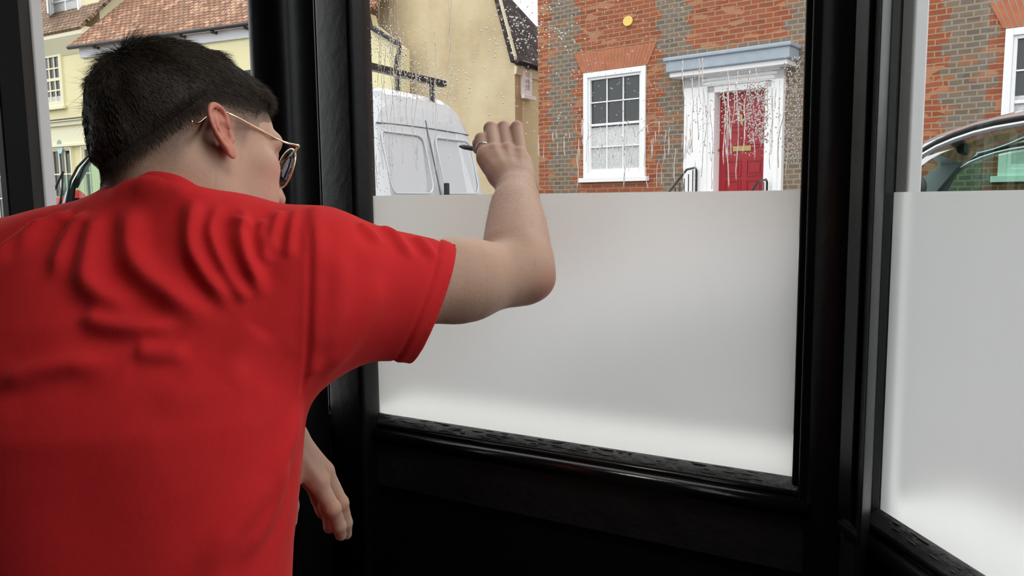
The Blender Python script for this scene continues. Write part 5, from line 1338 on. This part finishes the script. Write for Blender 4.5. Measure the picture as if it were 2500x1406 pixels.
# clipped hair of the fade: dense and long near the cap, sparse and tiny near the hairline
sn = vnormals(sv, sf); wide = ((EQ[0][:, 0] ** 2 / 0.026 ** 2 + EQ[0][:, 1] ** 2 / 0.042 ** 2) < 1) & (EQ[0][:, 2] > -0.009)
fd = np.where(inh & ~isear & ~wide & (hl > 0.010) & (longline(Ls) < 0.010) & (tone > 0.05))[0]; fw_ = sstep(-0.04, 0.005, longline(Ls[fd])) ** 1.3 + 0.03; idx = rng.choice(fd, 22000, p=fw_ / fw_.sum())
P0 = sv[idx]; L0 = Ls[idx]; nn = sn[idx]; fw = flow(L0, nn)
dirs = fw * 0.9 + (HA @ np.array([0, 0.15, -0.5])) + nn * 0.22 + rng.normal(size=nn.shape) * 0.12
strands(P0, (0.0008 + 0.0050 * sstep(-0.025, 0.005, longline(L0))) * rng.uniform(0.6, 1.3, len(idx)), dirs, 0.00010, 2, 0.15, 'clipped_strands', M['hair_fine'])
# eyebrows and lashes
for s in (-1, 1):
    t_ = rng.uniform(0, 1, 260); bp_ = np.stack([s * (0.050 - 0.036 * t_), 0.083 + 0.016 * t_, 0.027 + 0.004 * np.sin(t_ * 2.5) + rng.normal(size=260) * 0.0018], 1)
    P0 = HC + HSC * (bp_ @ HA.T); d_ = np.tile(HA @ np.array([s * 0.8, 0.5, 0.15]), (260, 1)) + rng.normal(size=(260, 3)) * 0.25
    o = strands(P0, np.full(260, 0.008), d_, 0.00022, 2, 0.1, 'eyebrow')
# fine hair on the raised forearm
fa0, fa1 = V3(W(1275, 640, 1.04)), V3(W(1260, 462, 1.21)); axf = (fa1 - fa0) / np.linalg.norm(fa1 - fa0); tf_ = (sv - fa0) @ axf / np.linalg.norm(fa1 - fa0)
rf_ = np.linalg.norm(sv - fa0 - ((sv - fa0) @ axf)[:, None] * axf, axis=1); ah = np.where((tf_ > 0.0) & (tf_ < 1.0) & (rf_ < 0.055))[0]; idx = rng.choice(ah, 1500)
strands(sv[idx], 0.007 * rng.uniform(0.5, 1.3, len(idx)), sn[idx] * 0.45 + axf * 0.8 + rng.normal(size=(len(idx), 3)) * 0.3, 0.00005, 3, 0.5, 'arm_hair', M['hair_fine'])
# ------------------------------------------------------------------ sunglasses
gl = empty('sunglasses', 'gold wire-rimmed sunglasses with smoky lenses on the face of the man', 'sunglasses', hw(0, 0.11, -0.01))
gl.location = (0, 0, 0)
hinge = W(717, 364, 0.952); hl_ = (HA.T @ (V3(hinge) - HC)) / HSC
print('hinge local', hl_, 'ear', HA.T @ (V3(W(548, 275, .846)) - HC))
hx_, hy_, hz_ = hl_
hx_ = float(np.clip(hx_, 0.06, 0.082))
def hpt(p): return Vector(HC + HSC * (HA @ np.array(p)))
# lens plane: through the hinge, leaning; local outline of an aviator lens
def lens_outline(s, n=40):
    out = []
    for k in range(n):
        q = 2 * PI * k / n; a = math.cos(q); b = math.sin(q)
        x = 0.0295 * a * (1 + 0.10 * b); z = 0.0245 * b - 0.003 * a
        if b < 0: z *= 1.08; x *= (1 - 0.10 * b * b)
        cx = s * (hx_ - 0.034); 
        yy = hy_ + 0.004 - 0.012 * ((x * 1.0 + 0.028) / 0.056) * 1.0
        out.append((cx + s * x, hy_ + 0.010 - 0.010 * (x + 0.0285) / 0.057 + (z - 0.02) * -0.10 * -1, hz_ - 0.0165 + z))
    return out
for s in (1, -1):
    ol = [hpt(p) for p in lens_outline(s)]
    m = MB(); m.tube(ol, 0.0011, 8, closed=True); rim_ = m.build('rim', M['gold'], gl, smooth=True)
    m = MB(); cen = sum(ol, Vector()) / len(ol); fwd = Vector(HF) * 0.004; n = len(ol)
    vs = [cen + fwd] + [cen + (p - cen) * 0.55 + fwd * 0.7 for p in ol] + [cen + (p - cen) * 0.985 for p in ol]
    fs = [(0, 1 + k, 1 + (k + 1) % n) for k in range(n)] + [(1 + k, 1 + n + k, 1 + n + (k + 1) % n, 1 + (k + 1) % n) for k in range(n)]
    m.add(vs, fs); o = m.build('lens', M['lens'], rim_, smooth=True); sm = o.modifiers.new('s', 'SOLIDIFY'); sm.thickness = 0.0015
    # temple arm: hinge, over the ear, curved tip behind it
    pts = [(s * hx_, hy_, hz_), (s * (hx_ + 0.002), hy_ - 0.012, hz_ + 0.0045), (s * 0.0785, 0.040, 0.026 * 0.55 + hz_ * 0.45), (s * 0.0825, 0.018, 0.0285), (s * 0.0835, 0.006, 0.0290), (s * 0.081, -0.008, 0.024), (s * 0.0785, -0.026, 0.008), (s * 0.077, -0.036, -0.004)]
    if s > 0: pts = [(s * hx_, hy_, hz_)] + [tuple((HA.T @ (V3(W(*a)) - HC)) / HSC) for a in ((690, 346, .934), (640, 320, .902), (590, 293, .872), (562, 279, .858), (545, 272, .856), (526, 272, .858), (505, 284, .850), (488, 298, .834), (477, 301, .824), (467, 296, .815))]
    cr = [hpt(p) for p in catmull(pts, 5)]
    m = MB(); m.tube([cr[0], cr[0].lerp(min(ol, key=lambda p: (p - cr[0]).length), 0.5), min(ol, key=lambda p: (p - cr[0]).length)], 0.0014, 8)
    m.tube(cr, [0.0016] * 6 + [0.0013] * (len(cr) - 16) + [0.0014] * 10, 8); m.build('temple_arm', M['gold'], gl, smooth=True)
m = MB(); zb_ = hz_ - 0.006; m.tube([hpt((x, hy_ + 0.012 + 0.004 * (1 - (x / 0.014) ** 2), zb_)) for x in np.linspace(-0.0145, 0.0145, 9)], 0.0011, 8)
m.tube([hpt((x, hy_ + 0.012, zb_ + 0.009)) for x in np.linspace(-0.018, 0.018, 5)], 0.0010, 8); m.build('bridge', M['gold'], gl, smooth=True)
# ------------------------------------------------------------------ ring on the index finger and the black pen
ip = RF['index'][0]; rcn = ip[0].lerp(ip[1], 0.50); ax = (ip[1] - ip[0]).normalized(); a_ = ax.orthogonal().normalized(); b_ = ax.cross(a_)
m = MB(); n = 40; prof = [(0.0118, -0.0016), (0.0128, -0.0013), (0.0131, 0), (0.0128, 0.0013), (0.0118, 0.0016)]; vs = []; fs = []
for k in range(n):
    q = 2 * PI * k / n
    for r_, h_ in prof: vs.append(rcn + (a_ * math.cos(q) + b_ * math.sin(q)) * r_ + ax * h_)
for k in range(n):
    for j in range(5): fs.append((k * 5 + j, k * 5 + (j + 1) % 5, ((k + 1) % n) * 5 + (j + 1) % 5, ((k + 1) % n) * 5 + j))
m.add(vs, fs); o = m.build('ring', M['silver'], smooth=True); tag(o, 'plain silver ring on the finger of the raised hand', 'ring')
tipx, tipz = FC.hit(1122, 357, -0.006); tip = FC.world(tipx, -0.006, tipz); 
pe = W(1163, 364, 1.392); ax = (pe - tip).normalized()
pen = empty('pen', 'slim black pen pressed against the wet glass by the raised hand', 'pen', (0, 0, 0))
m = MB(); m.tube([tip, tip + ax * 0.003, tip + ax * 0.012, tip + ax * 0.020], [0.0012, 0.0024, 0.0028, 0.0030], 12); m.build('pen_tip', M['darkplastic'], pen, smooth=True)
m = MB(); m.tube([tip + ax * 0.020, tip + ax * 0.022, tip + ax * 0.040, tip + ax * 0.128, tip + ax * 0.135], [0.0030, 0.0040, 0.0045, 0.0045, 0.003], 14); m.build('barrel', M['rubber'], pen, smooth=True)
# ------------------------------------------------------------------ water on the glass
def water_mesh():
    m = MB(); rw = random.Random(3)
    def drop(x, z, r, st=1.0):
        n = 7; vs = []; ph = rw.random() * 6; k1 = 1 + rw.uniform(-.25, .25)
        for ring_, (rr, hh) in enumerate(((1, 0.0), (0.82, 0.42), (0.4, 0.66))):
            for k in range(n):
                q = 2 * PI * k / n + ph; vs.append((x + r * rr * math.cos(q) * k1, -0.0032 - hh * r, z + r * rr * math.sin(q) * st - (0.15 * r if rr == 1 else 0)))
        vs.append((x, -0.0032 - 0.72 * r, z)); fs = [tuple(range(n))]
        for a in range(2):
            for k in range(n): fs.append((a * n + k, (a + 1) * n + k, (a + 1) * n + (k + 1) % n, a * n + (k + 1) % n))
        for k in range(n): fs.append((2 * n + k, 3 * n, 2 * n + (k + 1) % n))
        m.add(vs, fs)
    def rivulet(x, z, L, r, wob=0.0012):
        n = max(4, int(L / 0.006)); pts = []; xx = x; dx = 0
        for i in range(n + 1):
            dx = dx * 0.6 + rw.uniform(-1, 1) * wob; xx += dx; pts.append((xx, z - L * i / n, r * (0.55 + 0.45 * rw.random())))
        pts[-1] = (*pts[-1][:2], r * .5); pts[0] = (*pts[0][:2], r * .3); vs = []; fs = []
        for (a, b, q) in pts: vs += [(a - q, -0.0032, b), (a - q * 0.5, -0.0032 - q * 0.40, b), (a + q * 0.5, -0.0032 - q * 0.40, b), (a + q, -0.0032, b)]
        for i in range(n):
            for k in range(3): s = i * 4 + k; fs.append((s, s + 1, s + 5, s + 4))
            s = i * 4; fs.append((s + 3, s, s + 4, s + 7))
        fs.append((3, 2, 1, 0)); s = n * 4; fs.append((s, s + 1, s + 2, s + 3)); m.add(vs, fs)
    H_ = lambda px, py: FC.hit(px, py, -0.003)
    zfilm = FC.hit(1430, 471)[1] + 0.003
    def riv(px, py, Lpx, r, wob=0.0012):
        x, z = H_(px, py); z2 = max(H_(px, py + Lpx)[1], zfilm); 
        if z - z2 > 0.008 and 0.004 < x < LC - 0.004: rivulet(x, z, z - z2, r, wob)
    def dr(px, py, r, st=1.0):
        x, z = H_(px, py)
        if z > zfilm + r and 0.004 < x < LC - 0.004: drop(x, z, r, st)
    # soaked left part
    for i in range(27): riv(rw.uniform(905, 1105), rw.uniform(-40, 180), rw.uniform(60, 330), rw.uniform(.0005, .0010))
    for i in range(18): riv(rw.uniform(905, 1150), rw.uniform(200, 400), rw.uniform(30, 120), rw.uniform(.0004, .0008))
    for i in range(260): dr(rw.uniform(903, 960), rw.uniform(0, 470), rw.uniform(.0005, .0013))
    for i in range(420): y = rw.uniform(60, 240); dr(905 + (y - 20) * .6 + rw.gauss(0, 28), y, rw.uniform(.0006, .0015), 1.3)
    for i in range(200): dr(rw.uniform(960, 1150), 205 + rw.gauss(0, 22), rw.uniform(.0006, .0016), 1.2)
    # beads by the alley and over the brick corner
    for i in range(210): dr(1290 + rw.gauss(0, 55), 75 + rw.gauss(0, 34), rw.uniform(.0006, .0018))
    for i in range(150): dr(rw.uniform(1180, 1420), rw.uniform(0, 330), rw.uniform(.0006, .0015), 1.4)
    for i in range(240): dr(rw.uniform(1420, 1680), rw.uniform(0, 330), rw.uniform(.0004, .0010), 1.4)
    # the pane in front of the door case
    for i in range(26): riv(rw.uniform(1665, 1945), rw.uniform(140, 320), rw.uniform(50, 230), rw.uniform(.0006, .0012), .0008)
    for i in range(420): dr(rw.uniform(1825, 1875), rw.uniform(200, 350), rw.uniform(.0006, .0014), 1.3)
    for i in range(420): dr(rw.uniform(1915, 1965), rw.uniform(140, 400), rw.uniform(.0006, .0013), 1.3)
    for i in range(320): dr(rw.uniform(1680, 1915), rw.uniform(170, 380), rw.uniform(.0005, .0012), 1.3)
    for c in (1770, 1800, 1825): 
        for i in range(50): dr(c + rw.gauss(0, 7), rw.uniform(225, 300), rw.uniform(.0007, .0014), 1.3)
    # short drips under the old wiping line
    for i in range(44): px = rw.uniform(1290, 1700); riv(px, 298 + rw.uniform(-8, 60), rw.uniform(15, 60), rw.uniform(.0005, .0009), .0006)
    for i in range(20): riv(rw.uniform(1400, 1960), rw.uniform(290, 420), rw.uniform(30, 110), rw.uniform(.0005, .0010), .001)
    for k in range(7):
        x0_, y0_ = [(1440, 335), (1480, 318), (1520, 300), (1555, 330), (1640, 330), (1500, 312), (1470, 322)][k]
    path = [(1432, 345), (1445, 330), (1470, 322), (1500, 312), (1525, 296), (1545, 312), (1552, 335), (1562, 322), (1580, 306), (1600, 298), (1650, 298)]
    vs = [H_(*p) for p in path]; pp = catmull([(a, -0.0036, b) for a, b in vs], 6); m.tube([Vector(p) for p in pp], [0.0003 + 0.0004 * rw.random() for _ in pp], 6)
    return m
m = water_mesh(); o = m.build('water_drops', M['water'], smooth=True); FC.place(o); o['kind'] = 'stuff'; tag(o, 'water beads and rivulets running down the clear upper glass', 'water')

def base_at(root, loc):
    root.location = loc
    for c in root.children: c.matrix_parent_inverse = Matrix.Translation(-Vector(loc))
base_at(gl, hpt((0, 0.105, 0.0))); base_at(pen, tip)
